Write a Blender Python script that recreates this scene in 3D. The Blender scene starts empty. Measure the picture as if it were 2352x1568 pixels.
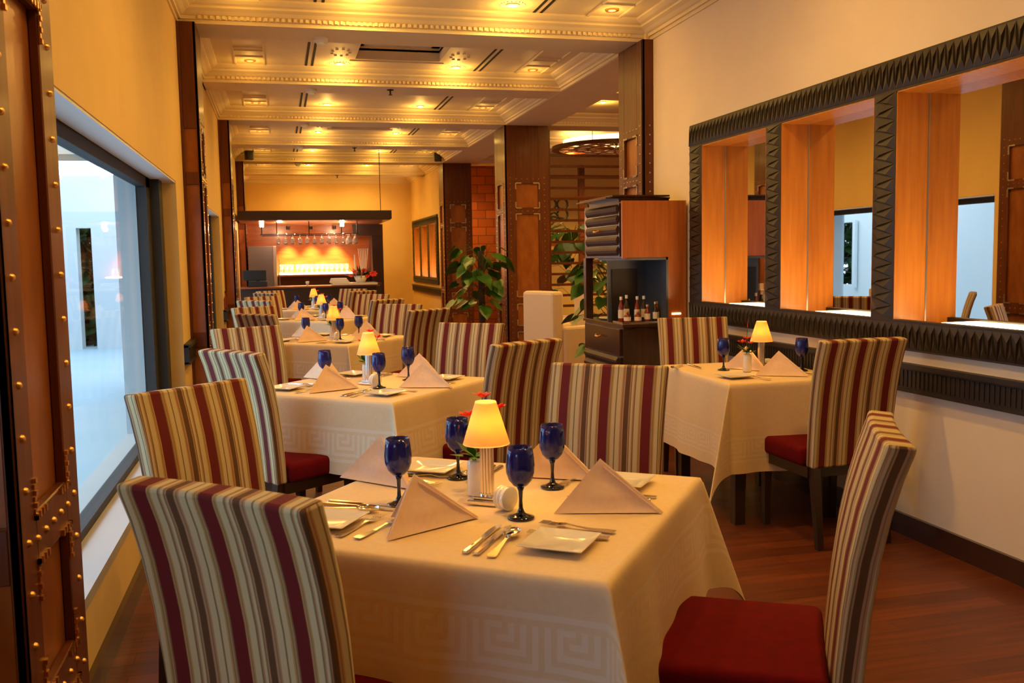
import bpy, bmesh, math, random
from mathutils import Vector, Matrix
random.seed(7)
C = bpy.context.scene.collection
S = bpy.context.scene
PI = math.pi

# ------------------------------------------------------------ camera, world, exposure
cam_d = bpy.data.cameras.new('camera'); cam = bpy.data.objects.new('camera', cam_d); C.objects.link(cam)
YAW, PITCH, ROLL, FPX = math.radians(13.973), math.radians(-5.102), math.radians(-1.007), 2138.7
EYE = Vector((0, 0, 1.40))
fw = Vector((math.sin(YAW)*math.cos(PITCH), math.cos(YAW)*math.cos(PITCH), math.sin(PITCH)))
rt = Vector((math.cos(YAW), -math.sin(YAW), 0)); up = rt.cross(fw)
r2 = math.cos(ROLL)*rt + math.sin(ROLL)*up; u2 = -math.sin(ROLL)*rt + math.cos(ROLL)*up
cam.matrix_world = Matrix(((r2.x, u2.x, -fw.x, EYE.x), (r2.y, u2.y, -fw.y, EYE.y), (r2.z, u2.z, -fw.z, EYE.z), (0, 0, 0, 1)))
cam_d.sensor_width = 36; cam_d.lens = FPX/2352*36; cam_d.clip_start = 0.05; cam_d.clip_end = 200
cam_d.dof.use_dof = True; cam_d.dof.focus_distance = 4.0; cam_d.dof.aperture_fstop = 8.0
S.camera = cam

W = bpy.data.worlds.new('world'); S.world = W; W.use_nodes = True
W.node_tree.nodes['Background'].inputs[0].default_value = (0.68, 0.84, 1.0, 1)
W.node_tree.nodes['Background'].inputs[1].default_value = 5.6
S.view_settings.view_transform = 'Standard'; S.view_settings.look = 'None'
S.view_settings.gamma = 1; S.view_settings.use_curve_mapping = False
S.view_settings.exposure = 0.0
LAMP_W, SPOT_W, DIM_W = .95, 5.5, 1.6
WARM = (1.0, 0.56, 0.115)

# ------------------------------------------------------------ materials
def mat(name, col, rough=.6, metal=0., spec=.5, **k):
    m = bpy.data.materials.new(name); m.use_nodes = True
    b = m.node_tree.nodes['Principled BSDF']
    b.inputs['Base Color'].default_value = (*col, 1); b.inputs['Roughness'].default_value = rough
    b.inputs['Metallic'].default_value = metal; b.inputs['Specular IOR Level'].default_value = spec
    if 'trans' in k: b.inputs['Transmission Weight'].default_value = k['trans']
    if 'emit' in k:
        b.inputs['Emission Color'].default_value = (*k['emit'], 1); b.inputs['Emission Strength'].default_value = k['es']
    if 'coat' in k: b.inputs['Coat Weight'].default_value = k['coat']; b.inputs['Coat Roughness'].default_value = .15
    if 'sheen' in k: b.inputs['Sheen Weight'].default_value = k['sheen']
    if 'sss' in k:
        b.inputs['Subsurface Weight'].default_value = k['sss']
    return m
def nodes(m): return m.node_tree.nodes, m.node_tree.links, m.node_tree.nodes['Principled BSDF']
def noise_mat(name, c1, c2, scale=(1, 1, 1), rough=.5, nscale=6, bump=0., detail=6, **k):
    m = mat(name, c1, rough, **k); N, L, b = nodes(m)
    tc = N.new('ShaderNodeTexCoord'); mp = N.new('ShaderNodeMapping'); mp.inputs['Scale'].default_value = scale
    nz = N.new('ShaderNodeTexNoise'); nz.inputs['Scale'].default_value = nscale; nz.inputs['Detail'].default_value = detail
    cr = N.new('ShaderNodeValToRGB'); cr.color_ramp.elements[0].color = (*c1, 1); cr.color_ramp.elements[1].color = (*c2, 1)
    cr.color_ramp.elements[0].position = .3; cr.color_ramp.elements[1].position = .7
    L.new(tc.outputs['Object'], mp.inputs[0]); L.new(mp.outputs[0], nz.inputs[0]); L.new(nz.outputs[0], cr.inputs[0]); L.new(cr.outputs[0], b.inputs['Base Color'])
    if bump:
        bp = N.new('ShaderNodeBump'); bp.inputs['Strength'].default_value = bump; bp.inputs['Distance'].default_value = .01
        L.new(nz.outputs[0], bp.inputs['Height']); L.new(bp.outputs[0], b.inputs['Normal'])
    return m
M = {}
M['plaster'] = noise_mat('plaster', (.76, .53, .20), (.80, .57, .23), nscale=3, rough=.8)
M['plaster_right'] = noise_mat('plaster_right', (.80, .67, .50), (.84, .71, .54), nscale=3, rough=.75)
M['ceiling'] = noise_mat('ceiling_paint', (.78, .63, .37), (.82, .67, .41), nscale=4, rough=.6)
M['wood'] = noise_mat('mahogany', (.085, .018, .006), (.14, .035, .010), scale=(6, 6, .6), nscale=5, rough=.42, coat=.12, spec=.3)
M['panel'] = noise_mat('copper_panel', (.24, .072, .018), (.36, .12, .030), scale=(3, 3, 1.2), nscale=5, rough=.3, metal=.25)
M['frame'] = noise_mat('carved_dark_wood', (.013, .008, .006), (.026, .015, .009), nscale=12, rough=.5, bump=.3)
M['lining'] = noise_mat('amber_veneer', (.46, .15, .014), (.62, .23, .028), scale=(5, 5, .35), nscale=7, rough=.35)
M['cabwood'] = noise_mat('cabinet_veneer', (.34, .085, .012), (.46, .13, .022), scale=(7, 7, .4), nscale=6, rough=.3, coat=.3)
M['cabdark'] = noise_mat('cabinet_dark', (.032, .012, .009), (.055, .020, .014), scale=(5, 5, .5), nscale=5, rough=.25, coat=.5)
M['louvre'] = mat('louvre_wood', (.05, .028, .028), .5, spec=.3)
M['barwood'] = noise_mat('bar_wood', (.22, .055, .014), (.34, .095, .022), scale=(1, 1, 8), nscale=3, rough=.3, coat=.3)
M['dark'] = mat('dark_wood', (.030, .010, .007), .4)
M['black'] = mat('black', (.012, .012, .014), .4)
M['leg'] = mat('chair_leg', (.028, .013, .009), .3)
M['red'] = noise_mat('red_velvet', (.105, .0015, .003), (.14, .002, .004), nscale=30, rough=.95, spec=.15)
M['cloth'] = noise_mat('linen', (.80, .61, .37), (.84, .65, .41), nscale=60, rough=.85, bump=.08)
M['damask'] = mat('damask', (.86, .71, .53), .45)
M['napkin'] = noise_mat('napkin', (.84, .60, .42), (.88, .65, .47), nscale=80, rough=.9, bump=.05)
M['plate'] = mat('porcelain', (.85, .80, .72), .12, coat=.5)
M['steel'] = mat('steel', (.80, .78, .74), .14, 1)
M['chrome'] = mat('chrome', (.75, .74, .72), .22, 1)
M['brass'] = mat('brass', (.80, .48, .16), .28, 1)
M['stud'] = mat('stud', (.75, .42, .13), .32, 1)
M['studsilver'] = mat('silver_bracket', (.62, .56, .48), .35, 1)
M['cobalt'] = mat('cobalt_glass', (.005, .014, .30), .02, spec=.8, trans=.45)
M['stem'] = mat('cobalt_stem', (.002, .003, .02), .05, spec=.8)
M['mirror'] = mat('mirror', (.80, .78, .75), .01, 1)
M['clear'] = mat('clear_glass', (.95, .95, .95), .02, spec=.8, trans=.85)
M['leaf'] = noise_mat('leaf', (.016, .065, .008), (.05, .15, .014), nscale=9, rough=.35)
M['leafdark'] = noise_mat('leaf_dark', (.012, .04, .010), (.03, .08, .015), nscale=9, rough=.5)
M['moss'] = noise_mat('moss_pole', (.02, .013, .008), (.06, .035, .02), nscale=40, rough=.95, bump=.6)
M['pot'] = mat('pot', (.18, .07, .03), .6)
M['flower'] = mat('flower_red', (.75, .03, .02), .5)
M['pink'] = mat('flower_pink', (.8, .12, .12), .5)
M['cream'] = mat('cream_fabric', (.72, .58, .44), .9)
M['fridge'] = mat('fridge_side', (.16, .15, .15), .45, .3)
M['fridgedoor'] = mat('fridge_door', (.75, .72, .68), .25, .8)
M['marble'] = mat('marble', (.72, .66, .58), .25)
M['alu'] = mat('window_frame', (.035, .034, .035), .6, 0, .3)
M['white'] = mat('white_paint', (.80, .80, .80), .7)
M['sillw'] = mat('sill_stone', (.48, .46, .45), .5)
M['label'] = mat('label', (.75, .65, .5), .5)
M['sauce'] = mat('sauce', (.20, .015, .01), .1, coat=.5)
M['sauced'] = mat('sauce_dark', (.02, .01, .012), .1, coat=.5)
M['bluegrey'] = mat('metal_lining', (.10, .12, .15), .4, .5)
M['slot'] = mat('vent_slot', (.01, .006, .004), .8)
M['ext_wall'] = mat('exterior_wall', (.55, .60, .64), .8)
M['ext_blue'] = noise_mat('exterior_floor', (.34, .46, .53), (.38, .49, .56), nscale=1.5, rough=.7)
M['ext_shade'] = mat('exterior_grey_blue', (.42, .50, .55), .8)
M['ext_beige'] = mat('exterior_beige', (.45, .36, .27), .8)
M['iron'] = mat('iron', (.015, .010, .008), .5, .5)
M['stone'] = None
# bulbs, shades
M['bulb'] = mat('bulb', (1, .8, .5), .5, emit=(1, .72, .40), es=45)
M['dimbulb'] = mat('dim_bulb', (1, .8, .5), .5, emit=(1, .60, .32), es=1.3)
M['lampbulb'] = mat('lamp_bulb', (1, .8, .3), .5, emit=(1, .72, .22), es=45)
M['led'] = mat('led', (1, .9, .7), .5, emit=(1, .72, .34), es=20)
M['cove'] = mat('cove', (1, .9, .7), .5, emit=(1, .72, .28), es=4)
m = bpy.data.materials.new('lamp_shade'); m.use_nodes = True; N = m.node_tree.nodes; L = m.node_tree.links
for n in list(N): N.remove(n)
o = N.new('ShaderNodeOutputMaterial'); mx = N.new('ShaderNodeMixShader'); d = N.new('ShaderNodeBsdfDiffuse'); t = N.new('ShaderNodeBsdfTranslucent')
tr = N.new('ShaderNodeBsdfTransparent'); m2 = N.new('ShaderNodeMixShader')
d.inputs[0].default_value = (.9, .62, .36, 1); t.inputs[0].default_value = (1, .66, .33, 1); tr.inputs[0].default_value = (1, .68, .22, 1)
mx.inputs[0].default_value = .42; m2.inputs[0].default_value = .07
L.new(d.outputs[0], mx.inputs[1]); L.new(t.outputs[0], mx.inputs[2]); L.new(mx.outputs[0], m2.inputs[1]); L.new(tr.outputs[0], m2.inputs[2]); L.new(m2.outputs[0], o.inputs[0])
M['shade'] = m
# window glass: clear pane with a faint reflection
m = bpy.data.materials.new('window_glass'); m.use_nodes = True; N = m.node_tree.nodes; L = m.node_tree.links
for n in list(N): N.remove(n)
o = N.new('ShaderNodeOutputMaterial'); mx = N.new('ShaderNodeMixShader'); g = N.new('ShaderNodeBsdfGlossy'); t = N.new('ShaderNodeBsdfTransparent'); lw = N.new('ShaderNodeLayerWeight'); lw.inputs[0].default_value = .35; f = N.new('ShaderNodeMath'); f.operation = 'POWER'; f.inputs[1].default_value = 4; L.new(lw.outputs['Facing'], f.inputs[0]); f2 = N.new('ShaderNodeMath'); f2.operation = 'MULTIPLY'; f2.inputs[1].default_value = .35; L.new(f.outputs[0], f2.inputs[0]); g.inputs['Roughness'].default_value = .01; t.inputs[0].default_value = (.93, .97, 1, 1)
L.new(f2.outputs[0], mx.inputs[0]); L.new(t.outputs[0], mx.inputs[1]); L.new(g.outputs[0], mx.inputs[2]); L.new(mx.outputs[0], o.inputs[0])
M['winglass'] = m
# striped chair fabric
def stripes():
    m = mat('striped_fabric', (.5, .4, .3), .85); N, L, b = nodes(m)
    tc = N.new('ShaderNodeTexCoord'); sp = N.new('ShaderNodeSeparateXYZ'); L.new(tc.outputs['UV'], sp.inputs[0])
    a = N.new('ShaderNodeMath'); a.operation = 'MULTIPLY_ADD'; a.inputs[1].default_value = 1/.160; a.inputs[2].default_value = 10.1375
    L.new(sp.outputs[0], a.inputs[0]); fr = N.new('ShaderNodeMath'); fr.operation = 'FRACT'; L.new(a.outputs[0], fr.inputs[0])
    cr = N.new('ShaderNodeValToRGB'); cr.color_ramp.interpolation = 'CONSTANT'; L.new(fr.outputs[0], cr.inputs[0])
    cream = (.58, .48, .27); red = (.135, .005, .008); olive = (.22, .15, .07); pink = (.45, .25, .13); brown = (.115, .055, .022); gold = (.45, .27, .10)
    st = [(0, red), (.21, gold), (.235, olive), (.25, gold), (.275, cream), (.375, olive), (.40, pink), (.425, cream), (.465, olive), (.49, pink), (.515, brown), (.625, pink), (.66, olive), (.675, pink), (.70, cream), (.80, olive), (.825, cream), (.91, gold), (.935, olive), (.95, gold), (.975, olive)]
    E = cr.color_ramp.elements
    while len(E) > 1: E.remove(E[-1])
    E[0].position = 0; E[0].color = (*st[0][1], 1)
    for p, c in st[1:]:
        e = E.new(p); e.color = (*c, 1)
    L.new(cr.outputs[0], b.inputs['Base Color'])
    nz = N.new('ShaderNodeTexNoise'); nz.inputs['Scale'].default_value = 350; bp = N.new('ShaderNodeBump'); bp.inputs['Strength'].default_value = .15; bp.inputs['Distance'].default_value = .002
    L.new(nz.outputs[0], bp.inputs['Height']); L.new(bp.outputs[0], b.inputs['Normal'])
    return m
M['stripe'] = stripes()
def planks():
    m = mat('floor_planks', (.2, .05, .02), .42, coat=.05); N, L, b = nodes(m)
    tc = N.new('ShaderNodeTexCoord'); br = N.new('ShaderNodeTexBrick')
    br.inputs['Scale'].default_value = 1; br.inputs['Brick Width'].default_value = 1.1; br.inputs['Row Height'].default_value = .10
    br.inputs['Mortar Size'].default_value = .0015; br.inputs['Color1'].default_value = (.18, .042, .012, 1); br.inputs['Color2'].default_value = (.11, .024, .008, 1); br.inputs['Mortar'].default_value = (.05, .015, .006, 1)
    mp = N.new('ShaderNodeMapping'); mp.inputs['Scale'].default_value = (1.2, 14, 1); nz = N.new('ShaderNodeTexNoise'); nz.inputs['Scale'].default_value = 2.5; nz.inputs['Detail'].default_value = 8
    mx = N.new('ShaderNodeMix'); mx.data_type = 'RGBA'; mx.blend_type = 'MULTIPLY'; mx.inputs['Factor'].default_value = .8
    cr = N.new('ShaderNodeValToRGB'); cr.color_ramp.elements[0].color = (.55, .5, .5, 1); cr.color_ramp.elements[0].position = .3; cr.color_ramp.elements[1].color = (1.25, 1.2, 1.2, 1); cr.color_ramp.elements[1].position = .7
    L.new(tc.outputs['Object'], br.inputs['Vector']); L.new(tc.outputs['Object'], mp.inputs[0]); L.new(mp.outputs[0], nz.inputs[0]); L.new(nz.outputs[0], cr.inputs[0])
    L.new(br.outputs['Color'], mx.inputs['A']); L.new(cr.outputs[0], mx.inputs['B']); L.new(mx.outputs['Result'], b.inputs['Base Color'])
    return m
M['floor'] = planks()
def brick(name, c1, c2, w, h):
    m = mat(name, c1, .45); N, L, b = nodes(m)
    tc = N.new('ShaderNodeTexCoord'); mp = N.new('ShaderNodeMapping'); mp.inputs['Rotation'].default_value = (PI/2, 0, 0); br = N.new('ShaderNodeTexBrick')
    br.inputs['Scale'].default_value = 1; br.inputs['Brick Width'].default_value = w; br.inputs['Row Height'].default_value = h; br.inputs['Mortar Size'].default_value = .006
    br.inputs['Color1'].default_value = (*c1, 1); br.inputs['Color2'].default_value = (*c2, 1); br.inputs['Mortar'].default_value = (.06, .02, .01, 1)
    L.new(tc.outputs['Object'], mp.inputs[0]); L.new(mp.outputs[0], br.inputs['Vector']); L.new(br.outputs['Color'], b.inputs['Base Color'])
    return m
M['stone'] = brick('red_stone_tile', (.36, .085, .022), (.22, .045, .014), .33, .17)

# ------------------------------------------------------------ mesh helpers
class MB:
    def __init__(s): s.v = []; s.f = []; s.mi = []; s.cur = 0
    def add(s, vs, fs):
        o = len(s.v); s.v += [tuple(v) for v in vs]; s.f += [[i+o for i in f] for f in fs]; s.mi += [s.cur]*len(fs)
    def box(s, x0, x1, y0, y1, z0, z1):
        if x0 > x1: x0, x1 = x1, x0
        if y0 > y1: y0, y1 = y1, y0
        if z0 > z1: z0, z1 = z1, z0
        s.add([(x0, y0, z0), (x1, y0, z0), (x1, y1, z0), (x0, y1, z0), (x0, y0, z1), (x1, y0, z1), (x1, y1, z1), (x0, y1, z1)],
              [(0, 3, 2, 1), (4, 5, 6, 7), (0, 1, 5, 4), (1, 2, 6, 5), (2, 3, 7, 6), (3, 0, 4, 7)])
    def lathe(s, prof, n=24, c=(0, 0, 0), cap=True):
        vs = []; fs = []
        for r, z in prof:
            for i in range(n):
                a = 2*PI*i/n; vs.append((c[0]+r*math.cos(a), c[1]+r*math.sin(a), c[2]+z))
        for j in range(len(prof)-1):
            for i in range(n):
                k = (i+1) % n; fs.append((j*n+i, j*n+k, (j+1)*n+k, (j+1)*n+i))
        if cap: fs.append(tuple(range(n-1, -1, -1))); fs.append(tuple((len(prof)-1)*n+i for i in range(n)))
        s.add(vs, fs)
    def tube(s, pts, r, n=8, r1=None):
        pts = [Vector(p) for p in pts]; m_ = len(pts); vs = []; fs = []
        for j, p in enumerate(pts):
            d = (pts[min(j+1, m_-1)]-pts[max(j-1, 0)]).normalized()
            a = d.cross(Vector((0, 0, 1)));
            if a.length < .01: a = d.cross(Vector((1, 0, 0)))
            a.normalize(); b = d.cross(a); rr = r if r1 is None else r+(r1-r)*j/(m_-1)
            for i in range(n):
                t = 2*PI*i/n; q = p+a*rr*math.cos(t)+b*rr*math.sin(t); vs.append(tuple(q))
        for j in range(m_-1):
            for i in range(n):
                k = (i+1) % n; fs.append((j*n+i, j*n+k, (j+1)*n+k, (j+1)*n+i))
        fs.append(tuple(range(n-1, -1, -1))); fs.append(tuple((m_-1)*n+i for i in range(n)))
        s.add(vs, fs)
    def prism(s, poly, axis, a, b):   # polygon (2d) extruded along axis 0/1/2 from a to b
        n = len(poly); vs = []
        for q in (a, b):
            for p in poly:
                w = [p[0], p[1]]; w.insert(axis, q); vs.append(tuple(w))
        s.add(vs, [tuple(range(n)), tuple(range(2*n-1, n-1, -1))]+[(i, (i+1) % n, n+(i+1) % n, n+i) for i in range(n)])
    def build(s, name, mats, parent=None, smooth=False, bevel=0, seg=2, subsurf=0, angle=None):
        me = bpy.data.meshes.new(name); me.from_pydata(s.v, [], s.f)
        if not isinstance(mats, (list, tuple)): mats = [mats]
        for q in mats: me.materials.append(M[q] if isinstance(q, str) else q)
        me.polygons.foreach_set('material_index', s.mi)
        bm = bmesh.new(); bm.from_mesh(me); bmesh.ops.recalc_face_normals(bm, faces=bm.faces); bm.to_mesh(me); bm.free()
        if smooth or angle: me.polygons.foreach_set('use_smooth', [True]*len(me.polygons))
        if angle: me.set_sharp_from_angle(angle=math.radians(angle))
        me.update()
        o = bpy.data.objects.new(name, me); C.objects.link(o)
        if parent: o.parent = parent
        if bevel:
            md = o.modifiers.new('bevel', 'BEVEL'); md.width = bevel; md.segments = seg; md.limit_method = 'ANGLE'
        if subsurf:
            md = o.modifiers.new('sub', 'SUBSURF'); md.levels = subsurf; md.render_levels = subsurf
        return o
def bxo(name, m, parent, *b, bevel=0):
    q = MB(); q.box(*b); return q.build(name, m, parent, bevel=bevel)
def tag(o, label=None, cat=None, group=None, kind=None):
    if label: o['label'] = label
    if cat: o['category'] = cat
    if group: o['group'] = group
    if kind: o['kind'] = kind
    return o
def empty(name, loc=(0, 0, 0), rz=0, label=None, cat=None, group=None):
    o = bpy.data.objects.new(name, None); C.objects.link(o); o.location = loc; o.rotation_euler = (0, 0, rz); o.empty_display_size = .05
    return tag(o, label, cat, group)
def struct(o): o['kind'] = 'structure'; return o
def dup(o, loc=None, rz=None, label=None, parent=None):
    c = o.copy(); C.objects.link(c)
    if parent: c.parent = parent
    for ch in list(o.children): dup(ch, parent=c)
    if loc is not None: c.location = loc
    if rz is not None: c.rotation_euler = (0, 0, rz)
    if label: c['label'] = label
    return c

# ------------------------------------------------------------ the room
XL, XR, ZB, ZC = -.64, 2.975, 3.12, 3.27
q = MB(); q.box(-.95, 9.2, -3, 21.5, -.1, 0); struct(q.build('floor', 'floor'))
BEAMS = [(-2.3, -1.85), (.08, .53), (2.45, 2.9), (4.83, 5.28), (7.22, 7.64), (9.47, 9.9), (11.9, 12.33), (14.3, 14.73), (16.65, 17.08), (19.0, 19.43)]
# ceiling with two deep recessed coffers
q = MB()
recs = [(.77, 1.56, 7.95, 8.93), (.80, 1.62, 12.6, 13.55)]
ys = -3
for (x0, x1, y0, y1) in recs:
    q.box(-.95, 9.2, ys, y0, ZC, ZC+.1); q.box(-.95, x0, y0, y1, ZC, ZC+.1); q.box(x1, 9.2, y0, y1, ZC, ZC+.1)
    q.box(x0-.02, x1+.02, y0-.02, y1+.02, ZC+.34, ZC+.36); ys = y1
    for b in ((x0-.02, x0, y0, y1), (x1, x1+.02, y0, y1), (x0, x1, y0-.02, y0), (x0, x1, y1, y1+.02)): q.box(*b, ZC+.08, ZC+.36)
    q.box(x0, x1, y1-.10, y1, ZC+.12, ZC+.15); q.box(x0, x1, y0, y0+.1, ZC+.12, ZC+.15); q.box(x0, x0+.08, y0, y1, ZC+.12, ZC+.15); q.box(x1-.08, x1, y0, y1, ZC+.12, ZC+.15)
q.box(-.95, 9.2, ys, 21.5, ZC, ZC+.1)
struct(q.build('ceiling', 'ceiling'))
def crown_profile(side, z0=ZB, z1=ZC, d=.16):
    """stepped cornice profile running out from a face at 0 towards side"""
    h = z1-z0
    p = [(0, z0), (.012, z0), (.012, z0+.18*h), (.03, z0+.18*h), (.03, z0+.34*h), (.045, z0+.38*h), (.07, z0+.52*h), (.10, z0+.62*h), (.10, z0+.72*h), (.13, z0+.78*h), (d, z0+.9*h), (d, z1+.01), (0, z1+.01)]
    return [(side*a, b) for a, b in p]
def crown_x(q, y, side, x0, x1):      # cornice running along x on a face at y
    q.prism([(y+a, z) for a, z in crown_profile(side)], 0, x0, x1)
def crown_y(q, x, side, y0, y1):
    q.prism([(x+a, z) for a, z in crown_profile(side)], 1, y0, y1)
def dent_x(q, y, side, x0, x1):
    n = int((x1-x0)/.042)
    for i in range(n):
        a = x0+i*.042; q.box(a, a+.022, y+side*.028, y+side*.046, ZB+.028, ZB+.052)
k = 1
for i, (a, b) in enumerate(BEAMS):
    q = MB(); x1 = 9 if a > 7 else XR
    if a > 16.9: x1 = XR
    q.box(XL-.2, x1, a, b, ZB, ZC+.02)
    for (u, v) in (((XL, 2.93), (3.52, 9)) if 7 < a < 16.9 else ((XL, XR),)):
        crown_x(q, a, -1, u, v); crown_x(q, b, 1, u, v)
    if a > 0: dent_x(q, a, -1, XL+.15, 2.85)
    if 7 < a < 13: dent_x(q, a, -1, 3.7, 6.5)
    struct(q.build('trim_%d' % k, 'ceiling')); k += 1
# beam along the row of columns, right of the dining bay
q = MB(); q.box(2.93, 3.52, 7.15, 17.2, ZB-.003, ZC+.02)
for i in range(4, 8):
    crown_y(q, 2.93, -1, BEAMS[i][1], BEAMS[i+1][0]); crown_y(q, 3.52, 1, BEAMS[i][1], BEAMS[i+1][0])
struct(q.build('trim_%d' % k, 'ceiling')); k += 1
for (x, s, y0, y1) in ((XL, 1, -3, 21.2), (XR, -1, -3, 7.16), (XR, -1, 17.2, 21.2)):
    q = MB(); crown_y(q, x, s, y0, y1); struct(q.build('trim_%d' % k, 'ceiling')); k += 1
q = MB(); crown_x(q, 21.2, -1, XL, XR); struct(q.build('trim_%d' % k, 'ceiling')); k += 1
# relief plaster strips on the ceiling fields
q = MB()
fields = [(5.28, 7.22), (7.64, 9.47), (9.9, 11.9), (12.33, 14.3), (14.73, 16.65), (17.08, 19)]
for (a, b) in fields:
    a += .17; b -= .17
    for x in (-.32, -.06, 2.40, 2.66): q.box(x, x+.014, a, b, ZC-.012, ZC+.001)
    for x in (-.32, 2.40):
        for y in (b-.35, b-.6, b-.72, a+.3): q.box(x, x+.27, y, y+.012, ZC-.012, ZC+.001)
for (x0, x1, y0, y1) in recs:
    for d in (.05,):
        q.box(x0-d, x1+d, y0-d-.012, y0-d, ZC-.01, ZC+.001); q.box(x0-d, x1+d, y1+d, y1+d+.012, ZC-.01, ZC+.001)
    for x in (x0-.15, x1+.15):
        for j in range(9):
            a = j*2*PI/9; q.box(x+.08*math.cos(a)-.012, x+.08*math.cos(a)+.012, y1-.25+.14*math.sin(a)-.012, y1-.25+.14*math.sin(a)+.012, ZC-.01, ZC+.001)
struct(q.build('trim_%d' % k, 'ceiling')); k += 1

def wall_with_holes(name, m, x0, x1, y0, y1, z0, z1, holes):
    """wall slab along y with rectangular holes (ya, yb, za, zb)"""
    q = MB(); ys = y0
    for (ya, yb, za, zb) in holes:
        q.box(x0, x1, ys, ya, z0, z1); q.box(x0, x1, ya, yb, z0, za); q.box(x0, x1, ya, yb, zb, z1); ys = yb
    q.box(x0, x1, ys, y1, z0, z1); return struct(q.build(name, m))
WIN = [(.2, 1.75, .75, 1.95), (2.62, 6.62, .34, 1.95), (7.85, 11.35, .34, 1.95), (12.6, 16.1, .34, 1.95)]  # first window is unseen, its opening shaped to trim the daylight
wall_with_holes('wall_left', 'plaster', -.95, XL, -3, 21.5, 0, ZC, WIN)
wall_with_holes('wall_right', 'plaster_right', XR, 3.25, -3, 7.62, 0, ZC, [(2.85, 6.28, 1.0, 2.26)])
wall_with_holes('wall_right_far', 'plaster', XR, 3.25, 17.15, 21.5, 0, ZC, [(17.55, 20.75, .93, 2.2)])
struct(bxo('wall_back', 'plaster', None, -.95, 3.25, 21.2, 21.5, 0, ZC))
struct(bxo('wall_front', 'plaster', None, -.95, 3.25, -3.2, -3, 0, ZC))
struct(bxo('wall_lounge_back', 'stone', None, 3.25, 9.2, 18.6, 18.8, 0, ZC))
struct(bxo('wall_lounge_inner', 'plaster', None, 4.05, 9.2, 16.3, 16.4, 0, ZC))
struct(bxo('wall_lounge_right', 'plaster', None, 9.0, 9.2, 7.4, 18.8, 0, ZC))
struct(bxo('wall_lounge_front', 'plaster', None, 3.25, 9.2, 7.4, 7.6, 0, ZC))
# windows: frame bars, glass, stone sill
def window(i, w):
    ya, yb, za, zb = w; x = -.80; q = MB(); fx0, fx1 = x-.03, x+.03
    q.box(fx0, fx1, ya, yb, za, za+.045); q.box(fx0, fx1, ya, yb, zb-.07, zb); q.box(fx0, fx1, ya, ya+.05, za, zb); q.box(fx0, fx1, yb-.45, yb, za, zb)
    q.box(x-.02, -.715, yb-.29, yb-.12, za, zb)
    r = struct(q.build('window_%d' % i, 'alu'))
    g = bxo('window_glass', 'winglass', r, x-.003, x+.003, ya+.04, yb-.44, za+.04, zb-.06)
    bxo('outer_sill', 'ext_shade', r, -.955, -.832, ya, yb-.46, za-.02, za+.012)
    bxo('daylight_head_liner', 'white', r, -.765, XL-.004, ya+.002, yb-.002, zb-.012, zb+.002)  # white liner added so the plaster head looks daylit
    bxo('outer_jamb', 'ext_shade', r, -.955, -.832, yb-.46, yb+.002, za, zb)
    bxo('window_sill', 'sillw', r, -.79, XL+.006, ya, yb, za-.03, za+.008)
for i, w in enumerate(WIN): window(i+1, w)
# outside
struct(bxo('trim_%d' % k, 'ext_blue', None, -14, -.96, -8, 30, -.25, -.05)); k += 1
q = MB(); q.box(-4.6, -4.3, -8, 4.1, -.05, 4); q.box(-4.6, -4.3, 5.6, 7.2, -.05, 4); q.box(-4.6, -4.3, 8.4, 15.45, -.05, 4); q.box(-4.6, -4.3, 17.0, 17.8, -.05, 4); q.box(-4.6, -4.3, 15.45, 17.0, -.05, .78); q.box(-4.6, -4.3, 15.45, 17.0, 1.97, 4); q.box(-4.28, -4.22, 15.42, 15.50, .74, 2.0); q.box(-4.6, -4.3, 4.1, 5.6, 2.3, 4); q.box(-4.6, -4.3, 7.2, 8.4, 2.1, 4); q.box(-4.6, -4.3, 4.1, 5.6, -.05, .6)
struct(q.build('wall_outside', 'ext_wall'))
struct(bxo('wall_outside_beam', 'ext_beige', None, -4.3, -1.7, 11.2, 11.9, 2.62, 3.0))
q = MB(); q.box(-4.3, -3.36, 17.5, 17.8, -.05, 2.95); q.box(-3.12, -.96, 17.5, 17.8, -.05, 2.95); q.box(-3.36, -3.12, 17.5, 17.8, 2.05, 2.95); struct(q.build('wall_outside_far', 'ext_wall'))
q = MB(); q.box(-1.72, -.96, 12.0, 12.3, -.05, 2.62); q.box(-1.60, -1.50, 11.92, 12.0, -.05, 2.62); q.box(-1.36, -1.30, 11.92, 12.0, -.05, 2.62); struct(q.build('wall_outside_end', 'ext_shade'))
struct(bxo('trim_%d' % k, 'ext_shade', None, -2.0, -.96, 1.0, 12.3, 2.62, 2.8)); k += 1
for j, y in enumerate((13.0, 14.2, 15.4)):
    struct(bxo('trim_%d' % k, 'white', None, -4.3, -1.5, y, y+.07, 2.9, 2.98)); k += 1

# baseboards, rails
q = MB(); q.box(XL, XL+.02, -3, 21.2, 0, .10); struct(q.build('baseboard_left', 'cabdark'))
q = MB(); q.box(XR-.02, XR, -3, 7.12, 0, .105); struct(q.build('baseboard_right', 'cabdark'))
q = MB(); q.box(XR-.02, XR, 17.15, 21.2, 0, .105); struct(q.build('baseboard_right_far', 'cabdark'))
def rail_y(x, s, y0, y1):
    global k
    q = MB(); q.box(x, x+s*.03, y0, y1, .725, .85); q.box(x, x+s*.045, y0, y1, .835, .858); q.box(x, x+s*.04, y0, y1, .72, .735)
    n = int((y1-y0)/.03)
    for i in range(n): q.box(x+s*.03, x+s*.034, y0+i*.03, y0+i*.03+.014, .745, .825)
    struct(q.build('trim_%d' % k, 'frame')); k += 1
rail_y(XR, -1, -1.0, 7.1); rail_y(XL, 1, 6.62, 7.14); rail_y(XL, 1, 11.35, 11.88); rail_y(XR, -1, 17.2, 21.1)

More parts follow.
